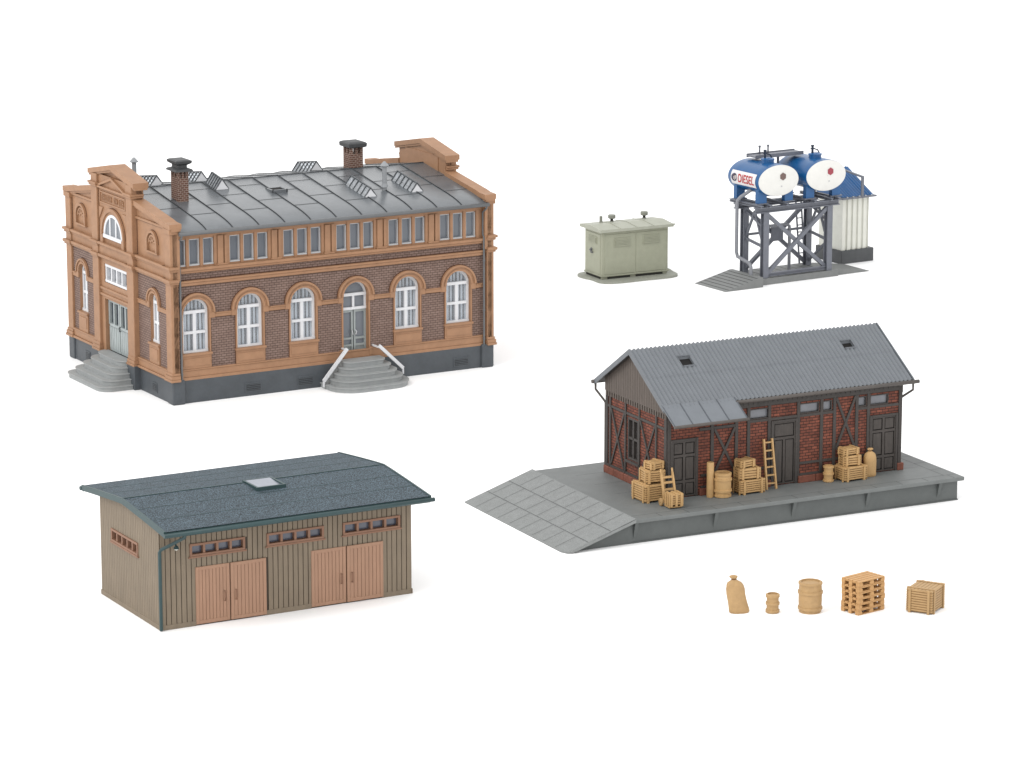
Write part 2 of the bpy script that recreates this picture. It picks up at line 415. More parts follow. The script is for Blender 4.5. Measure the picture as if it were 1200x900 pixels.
    for x in bays:
        for k in (-1,0,1):
            f = link('clerestory_window', cw, t, (x+k*.175,0,0)); link('pane', cp, f)
    def arch_meshes(r, zb, zs, door=False, rows=2):
        fr = FRONT; F = MB().frame((0,0,0), **fr); th = .032; w0, w1 = -.068, -.036
        F.arc(0, zs, r-th, r-.001, 0, PI, w0, w1, 18)
        for s in (-1,1): F.box(*sorted((s*(r-.001), s*(r-th))), zb, zs, w0, w1)
        F.box(-r+.001, r-.001, zb, zb+.03, w0, w1+.012)
        F.box(-r+th, r-th, zs-.018, zs+.018, w0, w1+.01)
        F.box(-.02, .02, zb+.03, zs-.018, w0, w1+.004)
        F.box(-r+th, r-th, (zb+zs)/2-.016, (zb+zs)/2+.016, w0, w1+.006)
        G = MB().frame((0,0,0), **fr); n = 14
        G.face([(-r,zb,-.06),(r,zb,-.06),(r,zs,-.06)]+[(r*math.cos(PI*k/n), zs+r*math.sin(PI*k/n),-.06) for k in range(1,n)]+[(-r,zs,-.06)])
        K = MB().frame((0,0,0), **fr)
        nf = 7
        for j in range(nf):                     # hanging folds with gaps between them
            a = -r+2*r*(j+.18)/nf; b = a+2*r/nf*(.62 if j % 3 else .42)
            ln = [(a+(b-a)*q/4) for q in range(5)]
            K.grid([[(u, zb, -.085+.010*math.sin(PI*q/4)) for q,u in enumerate(ln)],
                    [(u, zs+math.sqrt(max(0,r*r-u*u)), -.085+.010*math.sin(PI*q/4)) for q,u in enumerate(ln)]])
        return F.mesh('arched_window', M['white']), G.mesh('pane', M['glass']), K.mesh('curtain', M['curtain'])
    aw = arch_meshes(.166, .567, 1.045)
    for i,x in enumerate(bays):
        if i == 3: continue
        f = link('arched_window', aw[0], t, (x,YF,0)); link('pane', aw[1], f); link('curtain', aw[2], f)
    # front door with fanlight
    x = bays[3]; D = MB().frame((x,YF,0), **FRONT); r = .166
    D.arc(0, 1.045, r-.024, r-.001, 0, PI, -.085, -.055, 18)
    for s in (-1,1): D.box(*sorted((s*(r-.001), s*(r-.022))), .86, 1.045, -.085, -.055)
    D.box(-r+.001, r-.001, 1.025, 1.06, -.085, -.048); D.box(-r+.001, r-.001, .862, .892, -.085, -.048); D.box(-.014, .014, .89, 1.03, -.085, -.055)
    fl = D.build('fanlight', M['white'], t)
    G = MB().frame((x,YF,0), **FRONT); n = 14
    G.face([(-r,.89,-.078),(r,.89,-.078),(r,1.045,-.078)]+[(r*math.cos(PI*k/n),1.045+r*math.sin(PI*k/n),-.078) for k in range(1,n)]+[(-r,1.045,-.078)])
    G.build('pane', M['greyglass'], fl)
    for s in (-1,1):
        d = MB().frame((x,YF,0), **FRONT)
        a, b = sorted((s*.006, s*.165)); z0, z1 = .318, .86
        d.box(a, a+.022, z0, z1, -.09, -.06); d.box(b-.022, b, z0, z1, -.09, -.06)
        for za,zb in ((z0,z0+.055),(.425,.448),(.505,.53),(z1-.03,z1)): d.box(a+.022, b-.022, za, zb, -.09, -.062)
        d.box(a+.022, b-.022, z0+.02, .43, -.09, -.078)
        dr = d.build('front_door', M['doorA'], t)
        q = MB().frame((x,YF,0), **FRONT); q.face([(a,.43,-.082),(b,.43,-.082),(b,z1,-.082),(a,z1,-.082)]); q.build('pane', M['greyglass'], dr)
        h = MB(); h.tube([(x+s*.02,YF+.06,.56),(x+s*.02,YF+.035,.57),(x+s*.028,YF+.03,.6),(x+s*.02,YF+.06,.62)], .007, 8); h.build('handle', M['lightgrey'], dr)
    # interior dark lining so that the windows look into a dim room
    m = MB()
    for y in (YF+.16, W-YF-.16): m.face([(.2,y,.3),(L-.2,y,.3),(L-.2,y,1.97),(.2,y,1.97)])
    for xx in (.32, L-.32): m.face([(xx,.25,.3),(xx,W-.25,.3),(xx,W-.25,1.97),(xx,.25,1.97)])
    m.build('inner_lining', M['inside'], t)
    # ---- gables
    def gable(sign):
        fr = LEFT if sign < 0 else RIGHT
        O = (.03 if sign < 0 else L-.03, 0, 0)
        g = MB().frame(O, **fr)
        yl, yr = .53, 2.60
        c0, c1 = Yc-.59, Yc+.59
        wall_open(g, .05, c0, .27, 1.44, [(yl,.118,.626,1.105,True)], .1, rev=1)
        g.build('gable_brick', [M['brickA'], M['terra']], t)
        g = MB().frame(O, **fr)
        wall_open(g, c1, W-.05, .27, 1.44, [(yr,.118,.626,1.105,True)], .1, rev=1)
        g.build('gable_brick', [M['brickA'], M['terra']], t)
        # terracotta body: upper gable with stepped top block
        b = MB().frame(O, **fr)
        top = [(.0,1.44),(W,1.44),(W,2.09),(W-.1,2.095),(W-.2,2.115),(c1,2.225),(c1,2.43),(Yc,2.545),(c0,2.43),(c0,2.225),(.2,2.115),(.1,2.095),(0,2.09)]
        b.prism(top, -.09, -.002)
        b.box(.0, .05, .27, 1.44, -.06, -.001); b.box(W-.05, W, .27, 1.44, -.06, -.001)
        # copings along the sloping tops
        def coping(a, c, lift=.0, w0=-.105, w1=.045):
            (ya,za),(yb,zb) = a, c
            b.prism([(ya,za-.03),(yb,zb-.03),(yb,zb+.03),(ya,za+.03)], w0, w1)
            b.prism([(ya,za-.055),(yb,zb-.055),(yb,zb-.0305),(ya,za-.0305)], w0+.012, w1-.018)
        for f in (lambda q: q, lambda q: (W-q[0], q[1])):
            P = [(-.03,2.07),(.1,2.075),(.2,2.095),(c0 if f((0,0))[0]==0 else W-c1,2.205)]
            for k in range(3): coping(f(P[k]), f(P[k+1]))
        for f in (-1,1): coping((Yc+f*.66,2.405), (Yc,2.53), 0, -.125, .07)
        # corner pilasters and central pilasters
        for y0 in (0, W-.15):
            b.box(y0, y0+.15, .285, 2.06, -.062, .030, .006)
            for z0,z1,e in ((.272,.30,.028),(.30,.34,.02),(.34,.37,.01),(1.40,1.425,.018),(1.425,1.46,.034),(1.545,1.575,.018),(1.575,1.605,.036),(1.98,2.04,.015)):
                b.box(y0-e, y0+.15+e, z0, z1, -.066, .030+e, .004)
        for y0 in (c0, c1-.17):
            b.box(y0, y0+.17, .285, 2.40, -.08, .065, .006)
            for z0,z1,e in ((.272,.30,.026),(.30,.34,.018),(.34,.38,.01),(1.40,1.425,.014),(1.425,1.46,.028),(1.545,1.575,.014),(1.575,1.605,.030),(2.25,2.275,.02),(2.275,2.30,.03)):
                b.box(y0-e, y0+.17+e, z0, z1, -.085, .065+e, .004)
        # sill band, cornices, impost bands between
        for a,c in ((.15,c0),(c1,W-.15)):
            b.box(a, c, .272, .30, -.02, .045, .005); b.box(a, c, .30, .375, -.02, .024, .004); b.box(a, c, .375, .392, -.02, .034, .004)
            b.box(a, c, 1.425, 1.46, -.02, .05, .005); b.box(a, c, 1.40, 1.425, -.02, .03, .004)
            b.box(a, c, 1.46, 1.575, -.02, .012); b.box(a, c, 1.575, 1.605, -.02, .055, .005); b.box(a, c, 1.545, 1.575, -.02, .03, .004)
            b.box(a, c, 2.02, 2.05, -.02, .02, .004)
        for yc in (yl, yr):
            for r0,r1,w in ((.118,.14,.022),(.14,.16,.014),(.16,.182,.03)): b.arc(yc, 1.10, r0, r1, 0, PI, -.01, w, 16)
            for s in (-1,1): b.box(yc+s*.15-.032, yc+s*.15+.032, 1.03, 1.10, -.01, .02, .003)
            b.box(yc-.145, yc+.145, .606, .63, -.09, .034, .004); b.box(yc-.135, yc+.135, .392, .606, -.01, .018, .003); b.box(yc-.11, yc+.11, .44, .57, 0, .026, .003)
            # small round-headed relief window in the upper gable
            for r0,r1,w in ((.078,.1,.018),(.12,.15,.03)): b.arc(yc, 1.80, r0, r1, 0, PI, -.01, w, 14)
            for s in (-1,1): b.box(yc+s*.135-.015, yc+s*.135+.015, 1.70, 1.80, -.01, .03)
            b.box(yc-.16, yc+.16, 1.685, 1.705, -.01, .03)
            for k in range(5):
                aa = PI*(.1+.2*k); b.bar((yc+.02*math.cos(aa),1.80+.02*math.sin(aa),.006), (yc+.085*math.cos(aa),1.80+.085*math.sin(aa),.006), .018, .018, (0,0,1))
        for a,c in ((.15, yl-.182),(yl+.182, c0),(c1, yr-.182),(yr+.182, W-.15)): b.box(a, c, 1.035, 1.075, -.01, .018, .003); b.box(a, c, 1.075, 1.088, -.01, .026, .003)
        # central bay
        i0, i1 = c0+.17, c1-.17
        dw = .325
        b.box(i0, Yc-dw, .285, 1.44, -.1, .03); b.box(Yc+dw, i1, .285, 1.44, -.1, .03)
        b.box(Yc-dw, Yc+dw, .925, 1.12, -.1, .03); b.box(Yc-dw, Yc+dw, 1.345, 1.44, -.1, .03)
        b.box(i0, i1, .955, .985, 0, .05, .004); b.box(i0, i1, 1.03, 1.06, 0, .05, .004)
        b.box(i0, i1, 1.425, 1.46, 0, .085, .005); b.box(i0, i1, 1.46, 1.575, 0, .05); b.box(i0, i1, 1.575, 1.605, 0, .09, .005)
        b.box(i0, i1, 1.605, 2.40, -.1, .035)
        for r0,r1,w in ((.27,.30,.05),(.30,.34,.065)): b.arc(Yc, 1.70, r0, r1, 0, PI, 0, w, 20)
        for s in (-1,1): b.box(Yc+s*.305-.035, Yc+s*.305+.035, 1.605, 1.70, 0, .065)
        for s in (-1,1):   # little relief triangles above the round window
            b.prism([(Yc+s*.39,2.02),(Yc+s*.28,2.02),(Yc+s*.39,1.88)], 0, .05); b.prism([(Yc+s*.365,1.998),(Yc+s*.325,1.998),(Yc+s*.365,1.945)], 0, .04)
        # inscription panel with worn raised letters
        b.box(Yc-.37, Yc+.37, 2.07, 2.085, 0, .05); b.box(Yc-.37, Yc+.37, 2.195, 2.21, 0, .05)
        for s in (-1,1): b.box(Yc+s*.365-.008, Yc+s*.365+.008, 2.085, 2.195, 0, .05)
        rnd = random.Random(3)
        for k in range(11):
            if k == 5: continue
            y = Yc+.30-k*.06
            b.box(y-.02, y-.011, 2.108, 2.172, 0, .05); 
            if rnd.random() < .7: b.box(y+.008, y+.017, 2.108, 2.172, 0, .05)
            b.box(y-.012, y+.016, (2.164,2.136,2.108)[k%3], (2.172,2.144,2.116)[k%3], 0, .05)
        # pediment
        b.box(i0-.02, i1+.02, 2.245, 2.27, 0, .07, .004)
        for s in (-1,1): b.prism([(Yc+s*.42,2.275),(Yc,2.405),(Yc,2.375),(Yc+s*.34,2.275)] if s > 0 else [(Yc-.42,2.275),(Yc-.34,2.275),(Yc,2.375),(Yc,2.405)], 0, .065)
        b.mat(1)  # gable strips: brown wash, with the shade beside mouldings painted in
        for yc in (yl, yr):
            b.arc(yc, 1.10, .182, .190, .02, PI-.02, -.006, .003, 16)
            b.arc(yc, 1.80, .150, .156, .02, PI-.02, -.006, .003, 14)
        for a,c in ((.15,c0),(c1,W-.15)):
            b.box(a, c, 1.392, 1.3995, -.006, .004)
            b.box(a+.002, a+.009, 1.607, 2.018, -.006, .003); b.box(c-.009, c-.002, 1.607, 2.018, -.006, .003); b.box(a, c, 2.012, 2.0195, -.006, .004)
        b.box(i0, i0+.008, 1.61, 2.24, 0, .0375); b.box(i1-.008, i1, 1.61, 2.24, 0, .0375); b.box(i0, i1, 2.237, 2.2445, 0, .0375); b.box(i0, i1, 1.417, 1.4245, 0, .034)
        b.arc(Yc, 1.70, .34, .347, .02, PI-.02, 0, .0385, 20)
        b.build('gable_wall', [M['terra'], M['wash_shade']], t)
        if sign > 0: return
        # openings of the left gable
        am = arch_meshes(.118, .63, 1.105)
        for yc in (yl, yr):
            f = link('arched_window', am[0], t, (.03,yc,0), -PI/2); link('pane', am[1], f); link('curtain', am[2], f)
        w = MB().frame(O, **fr); R = .268; z0 = 1.70
        w.arc(Yc, z0, R-.035, R, 0, PI, .03, .052, 18); w.box(Yc-R, Yc+R, z0-.03, z0+.012, .03, .06)
        for u in (-.085,.085): w.box(Yc+u-.014, Yc+u+.014, z0, z0+.238, .03, .05)
        hw = w.build('half_round_window', M['white'], t)
        q = MB().frame(O, **fr); q.face([(Yc+R*.95*math.cos(PI*k/16), z0+R*.95*math.sin(PI*k/16), .0395) for k in range(17)]); q.build('pane', M['greyglass'], hw)
        w = MB().frame(O, **fr)
        w.box(Yc-dw, Yc+dw, 1.125, 1.155, -.08, .02); w.box(Yc-dw, Yc+dw, 1.31, 1.342, -.08, .02)
        for k in range(5): w.box(Yc-dw+.002+k*(2*dw-.034)/4, Yc-dw+.032+k*(2*dw-.034)/4, 1.155, 1.31, -.08, .015)
        tw = w.build('transom_window', M['white'], t)
        q = MB().frame(O, **fr); q.face([(Yc-dw,1.13,-.03),(Yc+dw,1.13,-.03),(Yc+dw,1.34,-.03),(Yc-dw,1.34,-.03)]); q.build('pane', M['greyglass'], tw)
        for s in (-1,1):
            d = MB().frame(O, **fr); a, c = sorted((Yc+s*.008, Yc+s*(dw-.004))); z0, z1 = .30, .92
            d.box(a, c, z0, .615, -.09, -.02)
            for zz in (a, (a+c)/2-.015, c-.032): d.box(zz, zz+.032, .615, z1, -.09, -.010)
            d.box(a+.032, c-.032, z1-.035, z1, -.09, -.011); d.box(a+.032, c-.032, .60, .63, -.09, -.009)
            for k in range(6): d.box(a+.012+k*.05, a+.052+k*.05, z0+.03, .59, -.05, -.013)
            dr = d.build('double_door', M['stepdoor'], t)
            q = MB().frame(O, **fr); q.face([(a,.6,-.04),(c,.6,-.04),(c,z1,-.04),(a,z1,-.04)]); q.build('pane', M['inside'], dr)
            if s < 0:
                h = MB().frame(O, **fr); h.tube([(c-.02,.58,-.02),(c-.02,.58,.008),(c-.02,.63,.008),(c-.02,.63,-.02)], .006, 6); h.build('handle', M['seam'], dr)
    gable(-1); gable(1)
    # ---- roof
    prof = [(-.045,1.992),(.02,2.018),(.09,2.040),(.18,2.062),(.30,2.085),(W/2,2.272)]
    prof = prof + [(W-y,z) for y,z in reversed(prof[:-1])]
    def rz(y):
        for (a,za),(b,zb) in zip(prof,prof[1:]):
            if a <= y <= b: return za+(zb-za)*(y-a)/(b-a)
    x0, x1 = .115, L-.115
    r = MB(); r.grid([[(x,y,z) for y,z in prof] for x in (x0,x1)], True)
    r.grid([[(x,y,z-.03) for y,z in prof] for x in (x0,x1)], True)
    for k in (0,-1): y,z = prof[k]; r.face([(x0,y,z),(x1,y,z),(x1,y,z-.03),(x0,y,z-.03)])
    r.mat(1); hs = .0065
    nseam = 12; dx = (x1-x0)/nseam
    for k in range(1,nseam):
        x = x0+dx*k
        r.grid([[(x-hs,y,z+.001) for y,z in prof],[(x-hs*.5,y,z+.010) for y,z in prof],[(x+hs*.5,y,z+.010) for y,z in prof],[(x+hs,y,z+.001) for y,z in prof]], False)
    for k in range(nseam):
        a = x0+dx*k+hs; b = a+dx-2*hs
        for y in ((.42,.98) if k%2 else (.70,1.26)):
            for yy in (y, W-y):
                r.face([(a,yy-.006,rz(yy-.006)+.0015),(b,yy-.006,rz(yy-.006)+.0015),(b,yy+.006,rz(yy+.006)+.004),(a,yy+.006,rz(yy+.006)+.004)])
    r.face([(x0,W/2-.012,2.2725),(x1,W/2-.012,2.2725),(x1,W/2,2.278),(x0,W/2,2.278)]); r.face([(x0,W/2+.012,2.2725),(x1,W/2+.012,2.2725),(x1,W/2,2.278),(x0,W/2,2.278)])
    roof = r.build('roof', [M['roofA'], M['seam']], t)
    for y,s in ((-.05,-1),(W+.05,1)):
        gm = MB(); gm.tube([(x0-.02,y,1.985),(x1+.02,y,1.985)], .024, 10); gm.build('gutter', M['gutter'], t)
    for x,yy in ((.125,YF-.005),(L-.125,YF-.005)):
        d = MB(); d.tube([(x,-.045,1.975),(x,-.045,1.94),(x,yy-.02,1.88),(x,yy-.02,1.62),(x,yy-.045,1.58),(x,yy-.045,.30),(x,yy-.045,.02)], .0125, 8)
        for z in (1.3,.7,.35): d.lathe((x,yy-.045,z), [(.017,-.008),(.017,.008)], 8)
        d.build('downpipe', M['gutter'], t)
    def chimney(x, y, w, d, z0, zb, zt, flare):
        c = MB(); a = .05
        c.box(x-w/2, x+w/2, y-d/2, y+d/2, z0, zb-.075)
        for sx in (-1,1):                       # slotted top
            for sy in (-1,1): c.box(*sorted((x+sx*w/2, x+sx*(w/2-.035))), *sorted((y+sy*d/2, y+sy*(d/2-.035))), zb-.075, zb)
        c.box(x-.015, x+.015, y-d/2, y-d/2+.03, zb-.075, zb); c.box(x-w/2, x-w/2+.03, y-.02, y+.02, zb-.075, zb)
        c.box(x-.015, x+.015, y+d/2-.03, y+d/2, zb-.075, zb); c.box(x+w/2-.03, x+w/2, y-.02, y+.02, zb-.075, zb)
        ch = c.build('chimney', M['brickC'], roof)
        k = MB()
        def fr(z, e): return [(x-w/2-e,y-d/2-e,z),(x+w/2+e,y-d/2-e,z),(x+w/2+e,y+d/2+e,z),(x-w/2-e,y+d/2+e,z)]
        if flare:
            rows = [fr(zb,.005),fr(zb+.008,.045),fr(zb+.03,.035),fr(zb+.045,-.01),fr(zb+.075,-.01),fr(zb+.10,.03),fr(zt-.012,.036),fr(zt,.01)]
        else: rows = [fr(zb,.008),fr(zb+.012,.034),fr(zb+.05,.038),fr(zt-.012,.03),fr(zt,.0)]
        k.grid(rows, False, True); k.face(rows[0]); k.face(rows[-1])
        k.build('chimney_cap', M['cap'], roof)
    chimney(.585, .99, .135, .19, 2.1, 2.525, 2.665, True)
    chimney(3.215, 1.72, .17, .19, 2.2, 2.50, 2.575, False)
    for x,y,zb,zt in ((3.087,.662,2.1,2.44),(.51,2.12,2.2,2.49)):
        v = MB(); v.tube([(x,y,zb),(x,y,zt)], .028, 12); v.lathe((x,y,0), [(.045,zb+.075),(.03,zb+.12)], 12)
        v.lathe((x,y,zt-.015), [(.05,0),(.052,.008),(.012,.055)], 12); v.build('vent_pipe', M['pipegrey'], roof)
    def skylight(x, ya, yb, h=.095, hw=.075):
        za, zb = rz(ya), rz(yb)
        s = MB(); n = 5
        s.mat(1)
        for sgn in (-1,1):
            s.face([(x+sgn*hw,ya,za),(x+sgn*hw,yb,zb),(x,yb,zb+h),(x,ya,za+h)])
        s.mat(0)
        s.mat(3)
        for yy,zz,e in ((ya,za,-.008),(yb,zb,.008)): s.face([(x-hw,yy+e,zz),(x+hw,yy+e,zz),(x,yy+e*.2,zz+h)])
        ek = 'skylight'
        for k in range(n+1):
            yy = ya+(yb-ya)*k/n; zz = za+(zb-za)*k/n
            for sgn in (-1,1): s.mat(2); s.bar((x+sgn*(hw+.004),yy,zz), (x,yy,zz+h+.012), .012, .014)
        s.bar((x,ya,za+h+.01),(x,yb,zb+h+.01), .014)
        s.build(ek, [M['lightgrey'], M['clear'], M['steelgrey'], M['white']], roof)
    for a in ((2.80,.47,.97),(3.43,.49,.98)): skylight(*a)
    for a in ((.72,1.95,2.45),(2.83,1.95,2.45),(1.30,1.95,2.45)): skylight(*a, h=.105, hw=.08)
    skylight(1.22, 1.20, 1.47, .115, .08)
    h = MB(); xa, xb, ya, yb = 1.73, 1.93, .90, 1.09
    for (a,b,c,d) in ((xa,xb,ya,ya+.02),(xa,xb,yb-.02,yb),(xa,xa+.02,ya,yb),(xb-.02,xb,ya,yb)):
        h.prism([(a,c),(b,c),(b,d),(a,d)], rz(.99)-.02, rz(.99)+.022)
    h.mat(1); h.face([(xa+.02,ya+.02,rz(ya)+.004),(xb-.02,ya+.02,rz(ya)+.004),(xb-.02,yb-.02,rz(yb)+.004),(xa+.02,yb-.02,rz(yb)+.004)])
    h.build('roof_hatch', [M['roofA'], M['black']], roof)
    # ---- front steps (rounded) with white handrails, gable steps
    s = MB(); n = 5; xc = bays[3]+.02
    for k in range(n):
        e = .47-.075*k; w = .50-.06*k; z0, z1 = .06*k, .06*(k+1)
        out = rrect(xc-w, xc+w, -e, YF-.03, min(.30-.05*k,e*.9), 8, '1100')
        s.prism(out, z0, z1-.012, True)
        s.prism(rrect(xc-w-.012, xc+w+.012, -e-.012, YF-.03, min(.30-.05*k,e*.9), 8, '1100'), z1-.012, z1, True)
    s.build('front_steps', M['step'], t)
    for (xa,za),(xb,zb) in (((1.87,.10),(2.20,.445)),((2.60,.445),(2.935,.135))):
        h = MB(); h.bar((xa,-.10,za),(xb,-.06,zb), .026, .038); hi = (xb,-.06,zb) if zb > za else (xa,-.10,za)
        h.bar((hi[0],hi[1]+.005,hi[2]-.02),(hi[0],YF,hi[2]-.02), .018); lo = (xa,-.10,za) if zb > za else (xb,-.06,zb)
        h.bar((lo[0],lo[1],lo[2]),(lo[0],lo[1],lo[2]-.07), .018)
        h.build('handrail', M['white'], t)
    s = MB(); yc = Yc-.02
    for k in range(n):
        e = .45-.08*k; w = .55-.045*k; z0, z1 = .06*k, .06*(k+1)
        for ee,za,zb in ((0,z0,z1-.012),(.012,z1-.012,z1)):
            out = [(-x,y) for x,y in rrect(-.03, e+ee, yc-w-ee, yc+w+ee, .16, 7, '0110')]
            s.prism(out, za, zb, True)
    s.build('side_steps', M['step'], t)
    return t
brick_hall()

# ================================================================== B  wooden storage shed
def wooden_shed():
    L, W, oy, ox, ze, zr = 2.526, 1.366, .276, .059, .988, 1.079
    t = thing('wooden_shed', 'taupe plank shed with two pairs of tan sliding doors and low blue grey felt roof', 'shed', (-3.151,-10.049,0), math.radians(28.885))
    slope = (zr-ze)/(W/2+oy)
    def zroof(y): return zr-slope*abs(y-W/2)
    ops = [(.288,.834,.655,.767),(1.05,1.627,.655,.767),(1.819,2.41,.655,.767),(.341,1.038,0,.547),(1.495,2.228,0,.547)]
    w = MB()
    w.mat(1)
    for y,fr in ((0,FRONT),(W,BACK)):
        w.frame((0,y,0), **fr)
        if y == 0:
            xs = sorted({0,L,*[o[0]+.02 for o in ops[:3]],*[o[1]-.02 for o in ops[:3]]}); 
            x = 0
            for a,b,c,d in ops[:3]:
                w.face([(x,0,0),(a+.02,0,0),(a+.02,1.0,0),(x,1.0,0)]); w.face([(a+.02,0,0),(b-.02,0,0),(b-.02,c+.01,0),(a+.02,c+.01,0)]); w.face([(a+.02,d-.01,0),(b-.02,d-.01,0),(b-.02,1.0,0),(a+.02,1.0,0)])
                x = b-.02
            w.face([(x,0,0),(L,0,0),(L,1.0,0),(x,1.0,0)])
        else: w.face([(0,0,0),(L,0,0),(L,1.0,0),(0,1.0,0)])
    gop = (.47,1.09,.585,.70)
    for x,fr in ((0,LEFT),(L,RIGHT)):
        w.frame((x,0,0), **fr)
        if x == 0:
            a,b,c,d = gop
            w.face([(0,0,0),(a,0,0),(a,zroof(a)-.03,0),(0,zroof(0)-.03,0)]); w.face([(b,0,0),(W,0,0),(W,zroof(W)-.03,0),(b,zroof(b)-.03,0)])
            w.face([(a,0,0),(b,0,0),(b,c,0),(a,c,0)]); w.face([(a,d,0),(b,d,0),(b,zroof(b)-.03,0),(W/2,zr-.03,0),(a,zroof(a)-.03,0)])
        else: w.face([(0,0,0),(W,0,0),(W,zroof(W)-.03,0),(W/2,zr-.03,0),(0,zroof(0)-.03,0)])
    w.mat(0)
    # planks with open joints
    for y,fr in ((0,FRONT),(W,BACK)):
        w.frame((0,y,0), **fr); p = .0505; n = int(round(L/p))
        for k in range(n):
            a, b = k*L/n+.004, (k+1)*L/n-.004; m = (a+b)/2; segs = [(.046,1.0)]
            if y == 0:
                for o in ops:
                    if o[0] < m < o[1]:
                        segs = [s2 for s in segs for s2 in ((s[0],min(s[1],o[2])),(max(s[0],o[3]),s[1])) if s2[1]-s2[0] > .01]
            for s0,s1 in segs: w.box(a, b, s0, s1, -.004, .007+random.uniform(-.001,.001))
    for x,fr in ((0,LEFT),(L,RIGHT)):
        w.frame((x,0,0), **fr); n = 34
        for k in range(n):
            a, b = k*W/n+.0025, (k+1)*W/n-.0025; m = (a+b)/2
            segs = [(.046,zroof(m)-.03)]
            if x == 0 and gop[0] < m < gop[1]: segs = [(.046,gop[2]),(gop[3],zroof(m)-.03)]
            for s0,s1 in segs: w.box(a, b, s0, s1, -.004, .006)
    # bottom rails and corner boards
    w.frame((0,0,0), **FRONT)
    for a,b in ((0,.341),(1.038,1.495),(2.228,L)): w.box(a, b, 0, .046, -.01, .012, .003)
    w.frame((0,W,0), **BACK); w.box(0, L, 0, .046, -.01, .012)
    w.frame((0,0,0), **LEFT); w.box(-.012, W+.012, 0, .046, -.01, .011, .003); w.frame((L,0,0), **RIGHT); w.box(-.012, W+.012, 0, .046, -.01, .011)
    w.build('plank_wall', [M['board'], M['groove']], t)
    def window(a, b, c, d, O, fr, n, mat):
        m = MB().frame(O, **fr); e = .022
        m.box(a, b, c-.004, c+e-.004, -.05, .018, .002); m.box(a, b, d-e+.004, d+.004, -.05, .018, .002)
        for k in range(n+1):
            u = a+(b-a-e)*k/n; m.box(u, u+e, c+e-.004, d-e+.004, -.05, .016 if k in (0,n) else .012)
        m.mat(0); m.box(a-.012, b+.012, c-.018, c-.004, -.005, .022)
        f = m.build('window', M['sframe'], t)
        q = MB().frame(O, **fr); q.face([(a,c,-.03),(b,c,-.03),(b,d,-.03),(a,d,-.03)]); q.build('pane', mat, f)
    for o in ops[:3]: window(*o, (0,0,0), FRONT, 4, M['paneB'])
    window(*gop, (0,0,0), LEFT, 5, M['inside'])
    for a,b,c,d in ops[3:]:
        mid = (a+b)/2-.01
        for s,(p,q) in enumerate(((a,mid-.004),(mid+.004,b))):
            m = MB().frame((0,0,0), **FRONT); w0 = .004+.006*s; z0 = .012
            m.box(p, q, z0, d, -.01, w0)
            e = .032
            m.box(p, p+e, z0, d, -.01, w0+.010, .002); m.box(q-e, q, z0, d, -.01, w0+.010, .002)
            m.box(p+e, q-e, z0, z0+e, -.01, w0+.010, .002); m.box(p+e, q-e, d-e, d, -.01, w0+.010, .002)
            n = 8; ww = (q-p-2*e)/n
            for k in range(n): m.box(p+e+ww*k+.0025, p+e+ww*(k+1)-.0025, z0+e, d-e, -.01, w0+.006)
            dr = m.build('sliding_door', M['sdoor'], t)
            hx = q-.05 if s == 0 else p+.05
            h = MB().frame((0,0,0), **FRONT)
            h.tube([(hx,.20,w0+.004),(hx,.20,w0+.024),(hx,.29,w0+.024),(hx,.29,w0+.004)], .0055, 6); h.build('handle', M['sframe'], dr)
    # roof
    x0, x1 = -ox, L+ox; ys = [-oy, -oy+.02, W/2, W+oy-.02, W+oy]
    r = MB()
    # slight sag towards the eaves as in a felt roof
    prof = []
    for k in range(13):
        y = -oy+(W+2*oy)*k/12; s = abs(y-W/2)/(W/2+oy); prof.append((y, zr-(zr-ze)*(s**1.12)))
    r.grid([[(x,y,z) for y,z in prof] for x in (x0,x1)], True)
    r.grid([[(x,y,z-.022) for y,z in prof] for x in (x0,x1)], True)
    for x in (x0,x1):
        for (a,za),(b,zb) in zip(prof,prof[1:]): r.face([(x,a,za-.022),(x,b,zb-.022),(x,b,zb),(x,a,za)])
    r.mat(1)
    for y in (W/2, W/2-.33, W/2+.33, W/2-.64, W/2+.64):
        z = zr-(zr-ze)*((abs(y-W/2)/(W/2+oy))**1.12); e = .007 if y == W/2 else .003
        r.box(x0, x1, y-e, y+e, z-.004, z+(.006 if y == W/2 else .002))
    roof = r.build('roof', [M['felt'], M['fascia']], t)
    for x,s in ((x0,-1),(x1,1)):
        f = MB()
        for (a,za),(b,zb) in zip(prof,prof[1:]): 
            xa, xb = sorted((x-s*.004, x+s*.014))
            f.frame((0,0,0),(0,1,0),(0,0,1),(1,0,0)); f.prism([(a,za-.048),(b,zb-.048),(b,zb+.006),(a,za+.006)], xa, xb)
        f.frame(); f.build('verge_board', M['fascia'], roof)
    for y,s in ((-oy,-1),(W+oy,1)):
        gm = MB(); zz = ze-.018
        gm.box(x0, x1, *sorted((y-s*.01, y+s*.006)), zz-.04, zz+.012)
        gm.tube([(x0-.02,y+s*.02,zz-.012),(x1+.035,y+s*.02,zz-.012)], .02, 10); 
        gm.build('gutter', M['fascia'], roof)
    rf = MB()
    for k in range(9):
        x = .12+k*(L-.24)/8
        for s in (-1,1):
            ya = -oy+.02 if s < 0 else W+oy-.02; yb = 0 if s < 0 else W
            rf.bar((x,ya,ze-.045),(x,yb,zroof(yb)-.055), .022, .035)
    rf.build('rafter', M['fascia'], roof)
    s = MB(); xa, xb, ya, yb = 1.155, 1.45, .41, .735
    zs = lambda y: zr-(zr-ze)*((abs(y-W/2)/(W/2+oy))**1.12)
